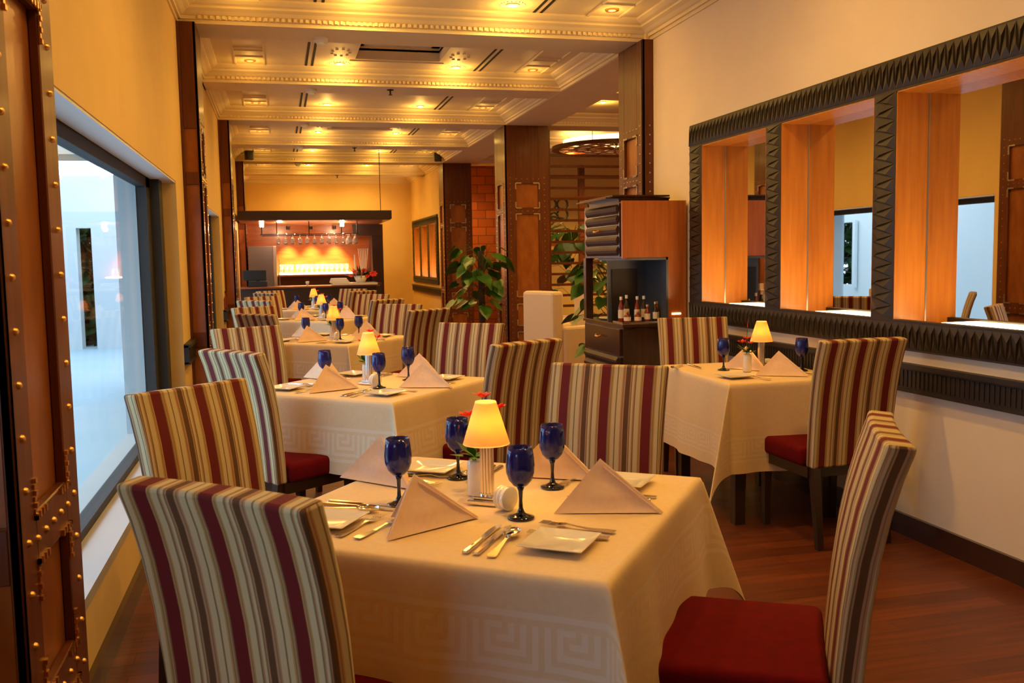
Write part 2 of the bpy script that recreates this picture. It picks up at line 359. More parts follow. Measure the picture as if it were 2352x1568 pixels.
# ------------------------------------------------------------ pillars
PANELS = [(2.06, 2.37), (.90, 1.97), (.52, .79), (.08, .42)]
def pillar(name, x0, x1, y0, y1, faces, label, cat='pillar', studs=True, detail=False):
    r = empty(name, ((x0+x1)/2, (y0+y1)/2, 0), 0, label, cat, 'riveted wooden pillars')
    ox, oy = r.location.x, r.location.y; X0, X1, Y0, Y1 = x0-ox, x1-ox, y0-oy, y1-oy; t = .022
    q = MB(); q.box(X0+(t if 'L' in faces else 0), X1-(t if 'R' in faces else 0), Y0+(t if 'F' in faces else 0), Y1, 0, ZB)
    q.build('core', 'panel', r)
    for F in faces:
        q = MB(); sd = MB(); br = MB()
        a0, a1 = (Y0, Y1) if F in 'LR' else (X0, X1)
        w = a1-a0
        m_ = .13*w/.54 if w > .2 else .02
        def put(B, u0, u1, z0, z1, d0, d1):
            if F == 'L': B.box(X0+t-d0, X0+t-d1, u0, u1, z0, z1)
            elif F == 'R': B.box(X1-t+d0, X1-t+d1, u0, u1, z0, z1)
            else: B.box(u0, u1, Y0+t-d0, Y0+t-d1, z0, z1)
        put(q, a0, a0+m_, 0, ZB, 0, t); put(q, a1-m_, a1, 0, ZB, 0, t)
        edges = [ZB]+[e for p in PANELS for e in (p[1], p[0])]+[0]
        for i in range(0, len(edges), 2): put(q, a0+m_, a1-m_, edges[i+1], edges[i], 0, t)
        q.build('frame_panelling', 'wood', r, bevel=.003, seg=1)
        pos = []
        if w > .2:
            z = .12
            while z < 2.5: pos += [(a0+m_*.45, z), (a1-m_*.45, z)]; z += .105 if detail else .075
            for zz in (2.43, 2.015, .845, .47):
                for j in range(5): pos.append((a0+m_+(a1-a0-2*m_)*(j+.0)/4, zz))
            lst = []
            for (u, z) in pos:
                s_ = MB() if detail else sd
                rr = .0085 if detail else .007
                c = (X0+t-t, u, z) if F == 'L' else ((X1, u, z) if F == 'R' else (u, Y0, z))
                if F == 'F': nx, ny = 0, -1
                else: nx, ny = (-1, 0) if F == 'L' else (1, 0)
                n = 10 if detail else 6; vs = []; fs = []
                rings = ((1, 0), (.8, .55), (.35, .9)) if detail else ((1, 0), (.6, .8))
                for (rf, hf) in rings:
                    for i in range(n):
                        a = 2*PI*i/n; du = rr*rf*math.cos(a); dz = rr*rf*math.sin(a); h = rr*hf
                        vs.append((c[0]+nx*h+(du if F == 'F' else 0), c[1]+ny*h+(0 if F == 'F' else du), c[2]+dz))
                for j in range(len(rings)-1):
                    for i in range(n): fs.append((j*n+i, j*n+(i+1) % n, (j+1)*n+(i+1) % n, (j+1)*n+i))
                fs.append(tuple((len(rings)-1)*n+i for i in range(n)))
                s_.add(vs, fs)
                if detail: s_.build('brass_stud', 'stud', r, smooth=True)
            if not detail:
                o = sd.build('stud_rows', 'studsilver' if F != 'R' else 'stud', r); o['kind'] = 'stuff'
            # corner brackets of each panel
            for (z0, z1) in PANELS:
                for (zz, sz) in ((z0, 1), (z1, -1)):
                    for (uu, su) in ((a0+m_, 1), (a1-m_, -1)):
                        b = MB(); L_ = .075; wd = .014
                        n_ = 7
                        for j in range(n_):
                            e = -wd+j*(L_+wd)/n_; h = .007 if j % 2 == 0 else .004
                            put(b, uu+su*e, uu+su*(e+.010), zz-sz*wd, zz, t, t+h)
                            put(b, uu-su*wd, uu, zz+sz*e, zz+sz*(e+.010), t, t+h)
                        b.build('corner_bracket', 'stud' if detail else 'studsilver', r)
    return r
pillar('wood_pillar', XL, -.50, 1.92, 2.455, 'RF', 'dark riveted wooden pillar standing closest to the camera at the left edge', detail=True)
pillar('wood_pillar', XL, -.51, 7.15, 7.65, 'RF', 'tall narrow wooden wall pillar between the first two left windows')
pillar('wood_pillar', XL, -.51, 11.9, 12.42, 'RF', 'wooden wall pillar between the second and third left windows')
pillar('wood_pillar', XL, -.51, 16.65, 17.15, 'RF', 'farthest left wooden wall pillar, beside the bar')
pillar('wood_pillar', 2.88, 3.45, 7.11, 7.65, 'LF', 'riveted wooden pillar rising behind the sideboard at the end of the right wall')
pillar('wood_pillar', 2.91, 3.50, 11.9, 12.5, 'LF', 'free-standing riveted wooden column with copper panels beside the slatted screen')
pillar('wood_pillar', 2.925, 3.44, 16.65, 17.15, 'LF', 'farthest free-standing wooden column, left of the red stone wall')

# ------------------------------------------------------------ mirrored niche frame on the right wall
def carved(q, x, sgn, a0, a1, b0, b1, vertical, pitch, depth):
    """row of alternately pointing raised wedges on a member; the long axis runs a0..a1"""
    n = max(2, int(round((a1-a0)/pitch)))
    st = (a1-a0)/n
    for i in range(n):
        u0 = a0+i*st; u1 = u0+st; um = (u0+u1)/2
        for (p, flip) in (((u0, b0), (u1, b0), (um+.15*st, b1)), 0), (((um, b1), (um+st if i < n-1 else u1, b1), (u1, b0)), 1):
            cx = sum(c[0] for c in p)/3; cy = sum(c[1] for c in p)/3
            def P(a, b, d): return (x+sgn*d, a, b) if not vertical else (x+sgn*d, b, a)
            q.add([P(p[0][0], p[0][1], 0), P(p[1][0], p[1][1], 0 if not flip else depth*.5), P(p[2][0], p[2][1], depth*.2), P(cx-.25*st, cy, depth)], [(0, 1, 3), (1, 2, 3), (2, 0, 3)])
def niche_frame(name, label, x, y_far, openings, z0, z1, zo0, zo1, y_near, pitch=.052, xm=3.13, led=True):
    r = empty(name, (x, (y_far+y_near)/2, 0), 0, label, 'wall frame'); oy = r.location.y
    q = MB(); X0 = 0; X1 = .05
    ys = sorted([e for o in openings for e in o]); ys = [y_near]+ys+[y_far]
    q.box(X0, X1, y_near-oy, y_far-oy, z0, zo0); q.box(X0, X1, y_near-oy, y_far-oy, zo1, z1)
    for i in range(0, len(ys), 2): q.box(X0, X1, ys[i]-oy, ys[i+1]-oy, zo0, zo1)
    carved(q, X0, -1, y_near-oy, y_far-oy, z0+.008, zo0-.012, False, pitch, .013)
    carved(q, X0, -1, y_near-oy, y_far-oy, z1-.008, zo1+.012, False, pitch, .013)
    for i in range(0, len(ys), 2): carved(q, X0, -1, zo0, zo1, ys[i]-oy+.008, ys[i+1]-oy-.008, True, pitch*1.3, .013)
    q.build('carved_border', 'frame', r)
    for (a, b) in openings:
        d = xm-x
        bxo('side_panel', 'lining', r, .002, d-.004, b-oy-.006, b-oy+.03, zo0-.03, zo1+.02)
        bxo('side_panel', 'lining', r, .002, d-.004, a-oy-.03, a-oy+.006, zo0-.03, zo1+.02)
        bxo('edge_strip', 'studsilver', r, d-.009, d-.003, b-oy-.009, b-oy-.005, zo0-.03, zo1+.0)
        bxo('top_panel', 'lining', r, .002, d-.004, a-oy-.03, b-oy+.03, zo1-.006, zo1+.03)
        bxo('light_trough', 'cream', r, .045, d-.004, a-oy-.03, b-oy+.03, zo0-.08, zo0-.03)
        if led: bxo('light_strip', 'led', r, .060, d-.006, a-oy+.01, b-oy-.22, zo0-.03, zo0-.006)
        bxo('mirror', 'mirror', r, d-.004, d+.004, a-oy-.03, b-oy+.03, zo0-.08, zo1+.03)
    return r
niche_frame('niche_frame', 'long dark carved wooden frame with three lit mirror niches on the right wall', 2.945, 6.37, [(5.266, 6.17), (4.188, 5.088), (3.11, 4.014)], .92, 2.335, 1.066, 2.175, 2.90)
niche_frame('niche_frame', 'small distant carved frame with three amber lit niches beside the bar', 2.945, 20.9, [(19.85, 20.65), (18.8, 19.6), (17.75, 18.55)], .92, 2.26, 1.05, 2.1, 17.6, pitch=.1)

# ------------------------------------------------------------ dining chairs
def make_chair():
    r = empty('dining_chair')
    # back: curved upholstered slab, rear face profile (z, y)
    prof = [(.385, .105), (.50, .097), (.62, .086), (.74, .070), (.84, .050), (.92, .028), (.975, .008), (.995, .003)]
    th = .062; w0, w1 = .215, .222; vs = []; fs = []; nx = 8; rows = []
    def w_at(z): return .212+.012*(z-.385)/.6
    for (z, y) in prof:
        row = []
        for i in range(nx+1):
            s = -1+2*i/nx; row.append((s*w_at(z), y-.012*(s*s)+.006, z))
        rows.append(row)
    front = []
    for (z, y) in reversed(prof):
        row = []
        for i in range(nx+1):
            s = -1+2*i/nx; row.append((s*w_at(z), y+th-.012*(s*s)+.006, z+(0.0 if z < .97 else .006)))
        front.append(row)
    allr = rows+front; q = MB(); n = nx+1; vs = [p for row in allr for p in row]
    for j in range(len(allr)):
        k2 = (j+1) % len(allr)
        for i in range(nx): fs.append((j*n+i, j*n+i+1, k2*n+i+1, k2*n+i))
    m_ = len(prof)
    for j in range(m_-1):
        a, b = j, 2*m_-1-j
        fs.append((a*n, (a+1)*n, (b-1)*n, b*n)); fs.append((a*n+nx, b*n+nx, (b-1)*n+nx, (a+1)*n+nx))
    q.add(vs, fs); o = q.build('backrest', 'stripe', r, smooth=True, bevel=.009, seg=2, angle=40)
    uv = o.data.uv_layers.new(name='stripes'); half = m_*n
    for pl in o.data.polygons:
        for li in pl.loop_indices:
            vi = o.data.loops[li].vertex_index; c = o.data.vertices[vi].co; u = c.x
            if abs(pl.normal.x) > .8 and vi >= half: u = c.x+(th if c.x > 0 else -th)
            uv.data[li].uv = (u, c.z)
    q = MB(); n = 6
    q.box(-.236, .236, .165, .585, .385, .475); o = q.build('seat', 'red', r, bevel=.022, seg=3, smooth=True)
    bxo('seat_rail', 'leg', r, -.215, .215, .14, .57, .335, .386)
    for (x, y, sx, sy) in ((-.195, .545, -1, 1), (.195, .545, 1, 1), (-.185, .13, -1, -1), (.185, .13, 1, -1)):
        q = MB(); a, b = .021, .015; yb = y+(.0 if sy > 0 else -.05); z1 = .345 if sy > 0 else .39
        q.add([(x-b, yb-b, 0), (x+b, yb-b, 0), (x+b, yb+b, 0), (x-b, yb+b, 0), (x-a, y-a, z1), (x+a, y-a, z1), (x+a, y+a, z1), (x-a, y+a, z1)],
              [(0, 3, 2, 1), (4, 5, 6, 7), (0, 1, 5, 4), (1, 2, 6, 5), (2, 3, 7, 6), (3, 0, 4, 7)])
        q.build('leg', 'leg', r)
    return r
chair0 = make_chair(); first = [True]
def chair(cx, cy, fx, fy, label):
    a = math.atan2(-fx, fy)
    if first[0]: c = chair0; first[0] = False; c.location = (cx, cy, 0); c.rotation_euler = (0, 0, a)
    else: c = dup(chair0, (cx, cy, 0), a)
    tag(c, label, 'chair', 'striped dining chairs'); return c
P_ = 'striped upholstered dining chair '
chair(-.145, 1.684, .67, .743, P_+'with its back to the camera at the nearest table, lower left')
chair(-.325, 3.26, .68, -.73, P_+'glowing orange behind the left side of the nearest table')
chair(1.385, 1.838, -.863, .505, P_+'seen side-on with red seat at the lower right corner')
chair(1.21, 3.31, -.61, -.79, P_+'facing the camera across the nearest table, right of its lamp')
chair(-.25, 4.42, .80, .60, P_+'with pale bluish back at the left front of the second table')
chair(-.23, 6.12, .45, -.89, P_+'at the left rear of the second table, beside the window pillar')
chair(1.17, 4.31, -.5, .866, P_+'with shaded back at the right front of the second table')
chair(1.19, 5.79, -.64, -.77, P_+'facing the camera at the right rear of the second table')
chair(-.21, 7.55, .76, .65, P_+'with dark shaded back at the left front of the third table')
chair(-.25, 8.90, .55, -.83, P_+'at the left rear of the third table')
chair(1.20, 7.50, -.60, .80, P_+'with shaded brown back at the right front of the third table')
chair(1.10, 8.62, -.62, -.78, P_+'facing the camera at the right rear of the third table')
chair(-.28, 10.3, .62, .78, P_+'with pale daylit back at the left of the fourth table')
chair(-.22, 11.55, .5, -.86, P_+'at the left rear of the fourth table')
chair(1.11, 9.68, -.62, .78, P_+'at the right front of the fourth table')
chair(1.12, 11.35, -.64, -.77, P_+'at the right rear of the fourth table')
chair(-.20, 12.75, .76, .65, P_+'at the left front of the farthest table')
chair(-.15, 13.75, .6, -.8, P_+'at the left rear of the farthest table by the bar')
chair(1.12, 12.65, -.62, .78, P_+'at the right front of the farthest table')
chair(1.07, 13.75, -.64, -.77, P_+'at the right rear of the farthest table by the bar')
chair(2.60, 5.60, -.22, -.97, P_+'behind the niche wall table, near the sideboard')
chair(2.62, 3.75, -.02, 1, P_+'with its back to the camera at the niche wall table')

# ------------------------------------------------------------ tables and cloths
KEY = ["111111111111", "000000000000", "111111111110", "100000000010", "101111111010", "101000001010", "101011101010", "101010001010", "101010111010", "000000000000", "111111111111"]
def cloth_mesh(ax, ay, drop, cell, band0, seed, flare=.42, wall=False):
    rnd = random.Random(seed); ph = [rnd.random()*6 for _ in range(8)]
    nx = int(round((2*(ax+drop))/cell)); ny = int(round((2*(ay+drop))/cell))
    sx, sy = ax+drop, ay+drop; vs = []; fs = []; mi = []
    def pos(u, v):
        du = max(0, abs(u)-ax); dv = max(0, abs(v)-ay); su = 1 if u > 0 else -1; sv = 1 if v > 0 else -1
        rr = .012
        if du == 0 and dv == 0: return (u, v, .0012*math.sin(9*u+ph[0])*math.sin(7*v+ph[1]))
        if dv == 0:
            t = du/drop; wv = (.014*math.sin(11*v+ph[2+(su > 0)])+.006*math.sin(27*v+ph[3]))*t*min(1, (ay-abs(v))*9)
            return (su*(ax+.006*min(1, du/.02)+.02*t+wv), v*(1+.0*t), -du+.003*min(1, du/.02))
        if du == 0:
            t = dv/drop; wv = (.014*math.sin(11*u+ph[4+(sv > 0)])+.006*math.sin(25*u+ph[5]))*t*min(1, (ax-abs(u))*9)
            return (u, sv*(ay+.006*min(1, dv/.02)+.02*t+wv), -dv+.003*min(1, dv/.02))
        r = math.hypot(du, dv); th = math.atan2(dv, du); s = math.sin(2*th)
        o = r*(.10 if wall and su > 0 else flare)*s**.8; z = -math.sqrt(max(0, r*r-o*o))
        e = .006*min(1, r/.02)+.02*r/drop
        cx = math.cos(th)**2; cy = math.sin(th)**2
        return (su*(ax+o*.707+e*cx), sv*(ay+o*.707+e*cy), z+.003*min(1, r/.02))
    for j in range(ny+1):
        for i in range(nx+1): vs.append(pos(-sx+2*sx*i/nx, -sy+2*sy*j/ny))
    kh = len(KEY); kw = len(KEY[0])
    for j in range(ny):
        for i in range(nx):
            fs.append((j*(nx+1)+i, j*(nx+1)+i+1, (j+1)*(nx+1)+i+1, (j+1)*(nx+1)+i))
            di = min(i, nx-1-i); dj = min(j, ny-1-j); m_ = 0
            d, al = (di, j) if di < dj else (dj, i)
            rr_ = d-band0
            if 0 <= rr_ < kh and KEY[rr_][al % kw] == '1': m_ = 1
            mi.append(m_)
    q = MB(); q.v = vs; q.f = fs; q.mi = mi; return q
def table(cx, cy, rz, ax, ay, which, drop, cell, band0, seed, mesh=None, wall=False):
    r = empty('dining_table', (cx, cy, 0), rz, 'dark wooden table frame under the cloth of the '+which, 'table', 'restaurant dining tables')
    bxo('tabletop', 'dark', r, -ax+.01, ax-.01, -ay+.01, ay-.01, .715, .745)
    for sx in (-1, 1):
        for sy in (-1, 1): bxo('leg', 'leg', r, sx*(ax-.09)-.028, sx*(ax-.09)+.028, sy*(ay-.09)-.028, sy*(ay-.09)+.028, 0, .716)
    if mesh is None: o = cloth_mesh(ax, ay, drop, cell, band0, seed, wall=wall, flare=.33 if seed == 3 else .42).build('tablecloth', ['cloth', 'damask'], None, smooth=True)
    else: o = mesh.copy(); C.objects.link(o)
    o.location = (cx, cy, .749); o.rotation_euler = (0, 0, rz)
    tag(o, 'cream tablecloth with woven key border hanging over the '+which, 'tablecloth', 'cream tablecloths'); return o
R53 = math.radians(53.6)
TABLES = [(.515, 2.385, R53, 'nearest table'), (.44, 4.92, math.radians(49), 'second table'), (.43, 7.95, math.radians(51), 'third table'), (.46, 10.9, math.radians(50), 'fourth table'), (.46, 13.3, math.radians(51), 'farthest table')]
table(*TABLES[0][:3], .477, .477, TABLES[0][3], .34, .0135, 8, 3)
c1 = table(*TABLES[1][:3], .477, .477, TABLES[1][3], .36, .015, 4, 5)
for T in TABLES[2:]: table(*T[:3], .477, .477, T[3], .36, .015, 4, 5, c1)
TW = (2.55, 4.69, 0.0, 'niche wall table')
table(2.54, 4.69, math.radians(-2), .34, .45, TW[3], .46, .0115, 5, 9, wall=True)

# ------------------------------------------------------------ tableware prototypes
def make_glass():
    r = empty('wine_glass')
    q = MB(); out = [(.008, .078), (.018, .083), (.029, .096), (.0355, .115), (.0365, .135), (.034, .160), (.031, .180)]
    inn = [(.0295, .180), (.032, .160), (.0345, .135), (.0335, .115), (.027, .098), (.016, .086), (.002, .082)]
    q.lathe(out+inn, 28, cap=True); q.build('bowl', 'cobalt', r, smooth=True)
    q = MB(); q.lathe([(.034, 0), (.034, .003), (.022, .006), (.010, .013), (.0055, .025), (.0045, .045), (.006, .068), (.010, .079)], 24); q.build('stem', 'stem', r, smooth=True)
    return r
def make_lamp():
    r = empty('table_lamp')
    q = MB(); q.box(-.042, .042, -.042, .042, 0, .012); q.box(-.03, .03, -.03, .03, .012, .02); q.build('base', 'chrome', r, bevel=.003)
    q = MB(); n = 12
    for i in range(n):
        a = 2*PI*i/n; q.tube([(.015*math.cos(a), .015*math.sin(a), .02), (.015*math.cos(a), .015*math.sin(a), .165)], .0042, 6)
    q.lathe([(.013, .02), (.013, .17)], 12); q.lathe([(.02, .018), (.02, .026)], 16); q.build('column', 'chrome', r, angle=50)
    q = MB(); q.lathe([(.0625, .158), (.0615, .162), (.029, .268), (.0275, .272)], 40, cap=False); q.lathe([(.0605, .162), (.0285, .268)], 40, cap=False); q.build('lamp_shade', 'shade', r, smooth=True)
    q = MB(); q.lathe([(.002, .185), (.009, .190), (.013, .202), (.013, .214), (.009, .226), (.002, .232)], 16); q.build('bulb', 'lampbulb', r, smooth=True)
    l = bpy.data.lights.new('lamp_light', 'POINT'); l.energy = LAMP_W; l.color = (1, .60, .20); l.shadow_soft_size = .022
    lo = bpy.data.objects.new('lamp_light', l); C.objects.link(lo); lo.parent = r; lo.location = (0, 0, .208)
    return r
def make_plate():
    q = MB(); rings = [(.040, 0), (.046, .004), (.050, .004), (.074, .013), (.076, .0145), (.0755, .0165), (.050, .0075), (.044, .006)]
    n = 4; vs = []; fs = []
    K = 16
    for (a, z) in rings:
        for s in range(4):
            c0 = [(-1, -1), (1, -1), (1, 1), (-1, 1)][s]; c1_ = [(1, -1), (1, 1), (-1, 1), (-1, -1)][s]
            for t in range(K//4):
                f = t/(K/4); vs.append((a*(c0[0]+(c1_[0]-c0[0])*f), a*(c0[1]+(c1_[1]-c0[1])*f), z))
    for j in range(len(rings)-1):
        for i in range(K): k2 = (i+1) % K; fs.append((j*K+i, j*K+k2, (j+1)*K+k2, (j+1)*K+i))
    fs.append(tuple(range(K-1, -1, -1))); fs.append(tuple((len(rings)-1)*K+i for i in range(K)))
    q.add(vs, fs); return q.build('bread_plate', 'plate', None, bevel=.0012, seg=2, angle=35)
def make_napkin():
    """standing tent: apex over a narrow open front (F1,F2) and a tail T, each wing in two layers"""
    q = MB(); F1, T, F2, A = Vector((0, 0, 0)), Vector((.275, 0, 0)), Vector((.12, .16, 0)), Vector((.12, .055, .128))
    def wing(P, A, T, off, th):
        n = 8; nrm = (A-P).cross(T-P).normalized(); vs = []; idx = {}
        for i in range(n+1):
            for j in range(n+1-i):
                p = P+(A-P)*(i/n)+(T-P)*(j/n); k3 = n-i-j
                b = .010*math.sin(PI*min(1, 3*i*j*k3/(n/3)**3/3))
                for s in (0, 1): idx[(i, j, s)] = len(vs); vs.append(p+nrm*(off+b+th*s))
        fs = []
        for i in range(n):
            for j in range(n-i):
                for s in (0, 1):
                    fs.append((idx[(i, j, s)], idx[(i+1, j, s)], idx[(i, j+1, s)]))
                    if i+j < n-1: fs.append((idx[(i+1, j, s)], idx[(i+1, j+1, s)], idx[(i, j+1, s)]))
        for i in range(n):
            fs.append((idx[(i, 0, 0)], idx[(i+1, 0, 0)], idx[(i+1, 0, 1)], idx[(i, 0, 1)]))
            fs.append((idx[(0, i, 0)], idx[(0, i+1, 0)], idx[(0, i+1, 1)], idx[(0, i, 1)]))
            fs.append((idx[(i, n-i, 0)], idx[(i+1, n-i-1, 0)], idx[(i+1, n-i-1, 1)], idx[(i, n-i, 1)]))
        q.add(vs, fs)
    off = Vector((0, .0, 0))
    z0 = Vector((0, 0, .001))
    wing(F1+z0, A, T+z0, .0, .0028); wing(F1+Vector((.006, .004, .001)), A+Vector((.0, .003, -.006)), T+z0, .006, .0025); wing(F1+Vector((.012, .012, .001)), A+Vector((0, .005, -.012)), T+z0, .013, .0025)
    wing(F2+z0, A, T+z0, 0, .0028); wing(F2+Vector((.008, -.008, .001)), A+Vector((0, 0, -.006)), T+z0, -.006, .0025)
    return q.build('folded_napkin', 'napkin', None, smooth=True, angle=50)
def make_fork():
    q = MB(); pts = []
    prof = [(0, .0105, .004), (.02, .0115, .004), (.07, .006, .003), (.11, .0035, .006), (.125, .006, .007), (.135, .0115, .006), (.15, .0125, .004)]
    vs = []; fs = []
    for (y, w, z) in prof: vs += [(-w, y, z), (w, y, z), (w, y, z+.0022), (-w, y, z+.0022)]
    for j in range(len(prof)-1):
        for i in range(4): k2 = (i+1) % 4; fs.append((j*4+i, j*4+k2, (j+1)*4+k2, (j+1)*4+i))
    fs += [(0, 1, 2, 3), tuple((len(prof)-1)*4+i for i in (3, 2, 1, 0))]; q.add(vs, fs)
    for i in range(4):
        x = -.0105+i*.007
        for (y0, y1, z) in ((.149, .17, .0035), (.17, .195, .005)): q.box(x-.0017, x+.0017, y0, y1+.001, z, z+.002)
    return q.build('dinner_fork', 'steel', None, bevel=.0006, seg=1)
def make_knife():
    r = empty('dinner_knife')
    q = MB(); vs = []; fs = []
    for (y, w, z) in [(0, .008, .001), (.004, .0095, .001), (.04, .009, .001), (.09, .0065, .001), (.105, .006, .001)]: vs += [(-w, y, z), (w, y, z), (w*.6, y, z+.006), (-w*.6, y, z+.006)]
    for j in range(4):
        for i in range(4): k2 = (i+1) % 4; fs.append((j*4+i, j*4+k2, (j+1)*4+k2, (j+1)*4+i))
    fs += [(0, 1, 2, 3), (16, 17, 18, 19)]; q.add(vs, fs); q.build('handle', 'steel', r, bevel=.0015)
    q = MB(); q.prism([(-.006, .104), (-.0095, .13), (-.010, .18), (-.007, .21), (.002, .225), (.006, .222), (.006, .104)], 2, .0025, .0045); q.build('blade', 'steel', r)
    return r
def make_spoon():
    q = MB(); vs = []; fs = []
    prof = [(0, .009, .001), (.01, .011, .001), (.06, .006, .003), (.11, .0035, .006), (.13, .005, .007)]
    for (y, w, z) in prof: vs += [(-w, y, z), (w, y, z), (w, y, z+.0025), (-w, y, z+.0025)]
    for j in range(4):
        for i in range(4): k2 = (i+1) % 4; fs.append((j*4+i, j*4+k2, (j+1)*4+k2, (j+1)*4+i))
    fs += [(0, 1, 2, 3), (16, 17, 18, 19)]; q.add(vs, fs)
    n = 18; vs = []; fs = []; J = 5
    for lay in (0, 1):
        for j in range(J+1):
            ph = j/J
            for i in range(n):
                a = 2*PI*i/n; rx = .0205*math.sin(ph*PI/2)*(1-.12*math.sin(a)); ry = .033*math.sin(ph*PI/2)
                vs.append((rx*math.cos(a), .160+ry*math.sin(a), .0015+.0105*(1-math.cos(ph*PI/2))+lay*.0014))
        for j in range(J):
            for i in range(n): k2 = (i+1) % n; o_ = lay*(J+1)*n; fs.append((o_+j*n+i, o_+j*n+k2, o_+(j+1)*n+k2, o_+(j+1)*n+i))
    for i in range(n): k2 = (i+1) % n; fs.append((J*n+i, J*n+k2, (2*J+1)*n+k2, (2*J+1)*n+i))
    q.add(vs, fs); return q.build('spoon', 'steel', None, smooth=True, angle=50)
def make_vase(kind):
    r = empty('flower_vase')
    q = MB(); q.lathe([(.021, 0), (.0235, .003), (.0235, .085), (.021, .095), (.017, .098), (.015, .098), (.015, .06), (.001, .055)], 24); q.build('vase_body', 'plate', r, smooth=True, angle=60)
    rnd = random.Random(4)
    q = MB()
    stems = [((.01, 0), (.062, .01, .235)), ((-.005, .005), (-.022, .01, .215)), ((0, .005), (0.022, .01, .268))] if kind else [((.01, 0), (.028, .012, .15)), ((-.005, 0), (-.03, .01, .16)), ((0, .004), (.02, .02, .245)), ((.002, 0), (.0, .0, .18))]
    for (a, b) in stems: q.tube([(a[0], a[1], .06), (a[0]*1.5, a[1]*1.5, .11), b], .0016, 6)
    q.build('flower_stem', 'leaf', r)
    for i, (a, b) in enumerate(stems):
        if not kind and i == 2:
            q = MB(); q.tube([b, (b[0]+.008, b[1], b[2]+.05)], .002, 6, .0005); q.build('bud', 'flower', r); continue
        q = MB(); np_ = 7
        for p in range(np_):
            an = 2*PI*p/np_+rnd.random(); l = .028+.01*rnd.random(); c = Vector(b); d = Vector((math.cos(an), math.sin(an), .35+.5*rnd.random())).normalized(); s = d.cross(Vector((0, 0, 1))).normalized()*.011
            e = Vector((0, 0, .004))
            q.add([c, c+d*l*.5+s, c+d*l, c+d*l*.5-s, c+d*l*.5+e], [(0, 1, 4), (1, 2, 4), (2, 3, 4), (3, 0, 4)])
        q.build('blossom', 'flower', r)
    q = MB()
    for p in range(9):
        an = rnd.random()*6.3; l = .05+.03*rnd.random(); c = Vector((0, 0, .105)); d = Vector((math.cos(an), math.sin(an), .1+.8*rnd.random())).normalized(); s = d.cross(Vector((0, 0, 1))).normalized()*.014
        q.add([c, c+d*l*.5+s, c+d*l, c+d*l*.5-s, c+d*l*.5+Vector((0, 0, .004))], [(0, 1, 4), (1, 2, 4), (2, 3, 4), (3, 0, 4)])
    o = q.build('foliage', 'leaf', r); return r
def make_drum():
    r = empty('salt_shaker')
    q = MB(); n = 28; pr = [(.026, 0), (.031, .003), (.031, .009), (.0295, .011), (.031, .013), (.031, .020), (.0295, .022), (.031, .024), (.031, .034), (.026, .038)]
    q.lathe(pr, n); q.v = [(z-.019, y, x+.031) for (x, y, z) in q.v]; q.build('shaker_body', 'plate', r, smooth=True, angle=50); return r
P = dict(glass=make_glass(), lamp=make_lamp(), plate=make_plate(), napkin=make_napkin(), fork=make_fork(), knife=make_knife(), spoon=make_spoon(), vase=make_vase(1), vase2=make_vase(0), drum=make_drum())
used = set(); ZT = .752
def place(kind, x, y, rz, label, cat, group, z=ZT):
    o = P[kind]
    if kind not in used: used.add(kind); o.location = (x, y, z); o.rotation_euler = (0, 0, rz)
    else: o = dup(o, (x, y, z), rz)
    return tag(o, label, cat, group)
SIDES = [('front left side', 0), ('front right side', 1), ('rear right side', 2), ('rear left side', 3)]
def setting(T, side, sname, jit=0, glass=None, nap=None, fork_n=2):
    cx, cy, rz, tn = T
    # outward normals: front-left = -u, front-right = -v, rear-right = +u, rear-left = +v
    ang = rz+[PI, -PI/2, 0, PI/2][side]; n = Vector((math.cos(ang), math.sin(ang))); rr = Vector((-n.y, n.x))   # diner's right
    rnd = random.Random(side*7+int(cx*100)+int(cy*10))
    def at(a, b): return (cx+n.x*a+rr.x*b, cy+n.y*a+rr.y*b)
    face = math.atan2(-n.y, -n.x)-PI/2     # local +y points to table centre
    W = ' at the %s of the %s' % (sname, tn)
    g = glass or at(.13, .16)
    place('glass', g[0], g[1], 0, 'cobalt blue wine glass with dark stem'+W, 'wine glass', 'blue wine glasses')
    p = at(.31, -.29); place('plate', p[0], p[1], face+rnd.uniform(-.12, .12), 'small square white bread plate'+W, 'plate', 'square bread plates')
    if nap: place('napkin', nap[0], nap[1], nap[2], 'peach napkin folded into a tent'+W, 'napkin', 'folded napkins')
    else:
        a = at(.38, -.07); b = at(.14, .04); place('napkin', a[0], a[1], math.atan2(b[1]-a[1], b[0]-a[0]), 'peach napkin folded into a tent'+W, 'napkin', 'folded napkins')
    for i in range(fork_n):
        a = at(.40, -.155-.03*i-(.02 if i else 0)); place('fork', a[0], a[1], face+rnd.uniform(-.1, .1)-.1+.15*i, ('inner ' if i == 0 else 'outer ')+'steel fork'+W, 'fork', 'steel forks', ZT-.002)
    for i in range(2):
        a = at(.41, .13+.026*i); place('knife', a[0], a[1], face+.05, ('inner ' if i == 0 else 'outer ')+'steel knife'+W, 'knife', 'steel knives', ZT-.001)
    a = at(.415, .195); place('spoon', a[0], a[1], face+.10, 'steel spoon'+W, 'spoon', 'steel spoons', ZT-.001)
T1 = TABLES[0]
def ang2(a, b): return math.atan2(b[1]-a[1], b[0]-a[0])
setting(T1, 0, 'front left side', glass=(.567, 2.217), nap=(.221, 2.118, ang2((.221, 2.118), (.466, 2.249))))
setting(T1, 1, 'front right side', glass=(.731, 2.491), nap=(.655, 2.225, ang2((.665, 2.228), (.898, 2.160))))
setting(T1, 2, 'rear right side', glass=(.497, 2.689), nap=(.64, 2.66, ang2((.633, 2.66), (.80, 2.56))))
setting(T1, 3, 'rear left side', glass=(.289, 2.436), nap=(.155, 2.80, ang2((.165, 2.798), (.34, 2.60))))
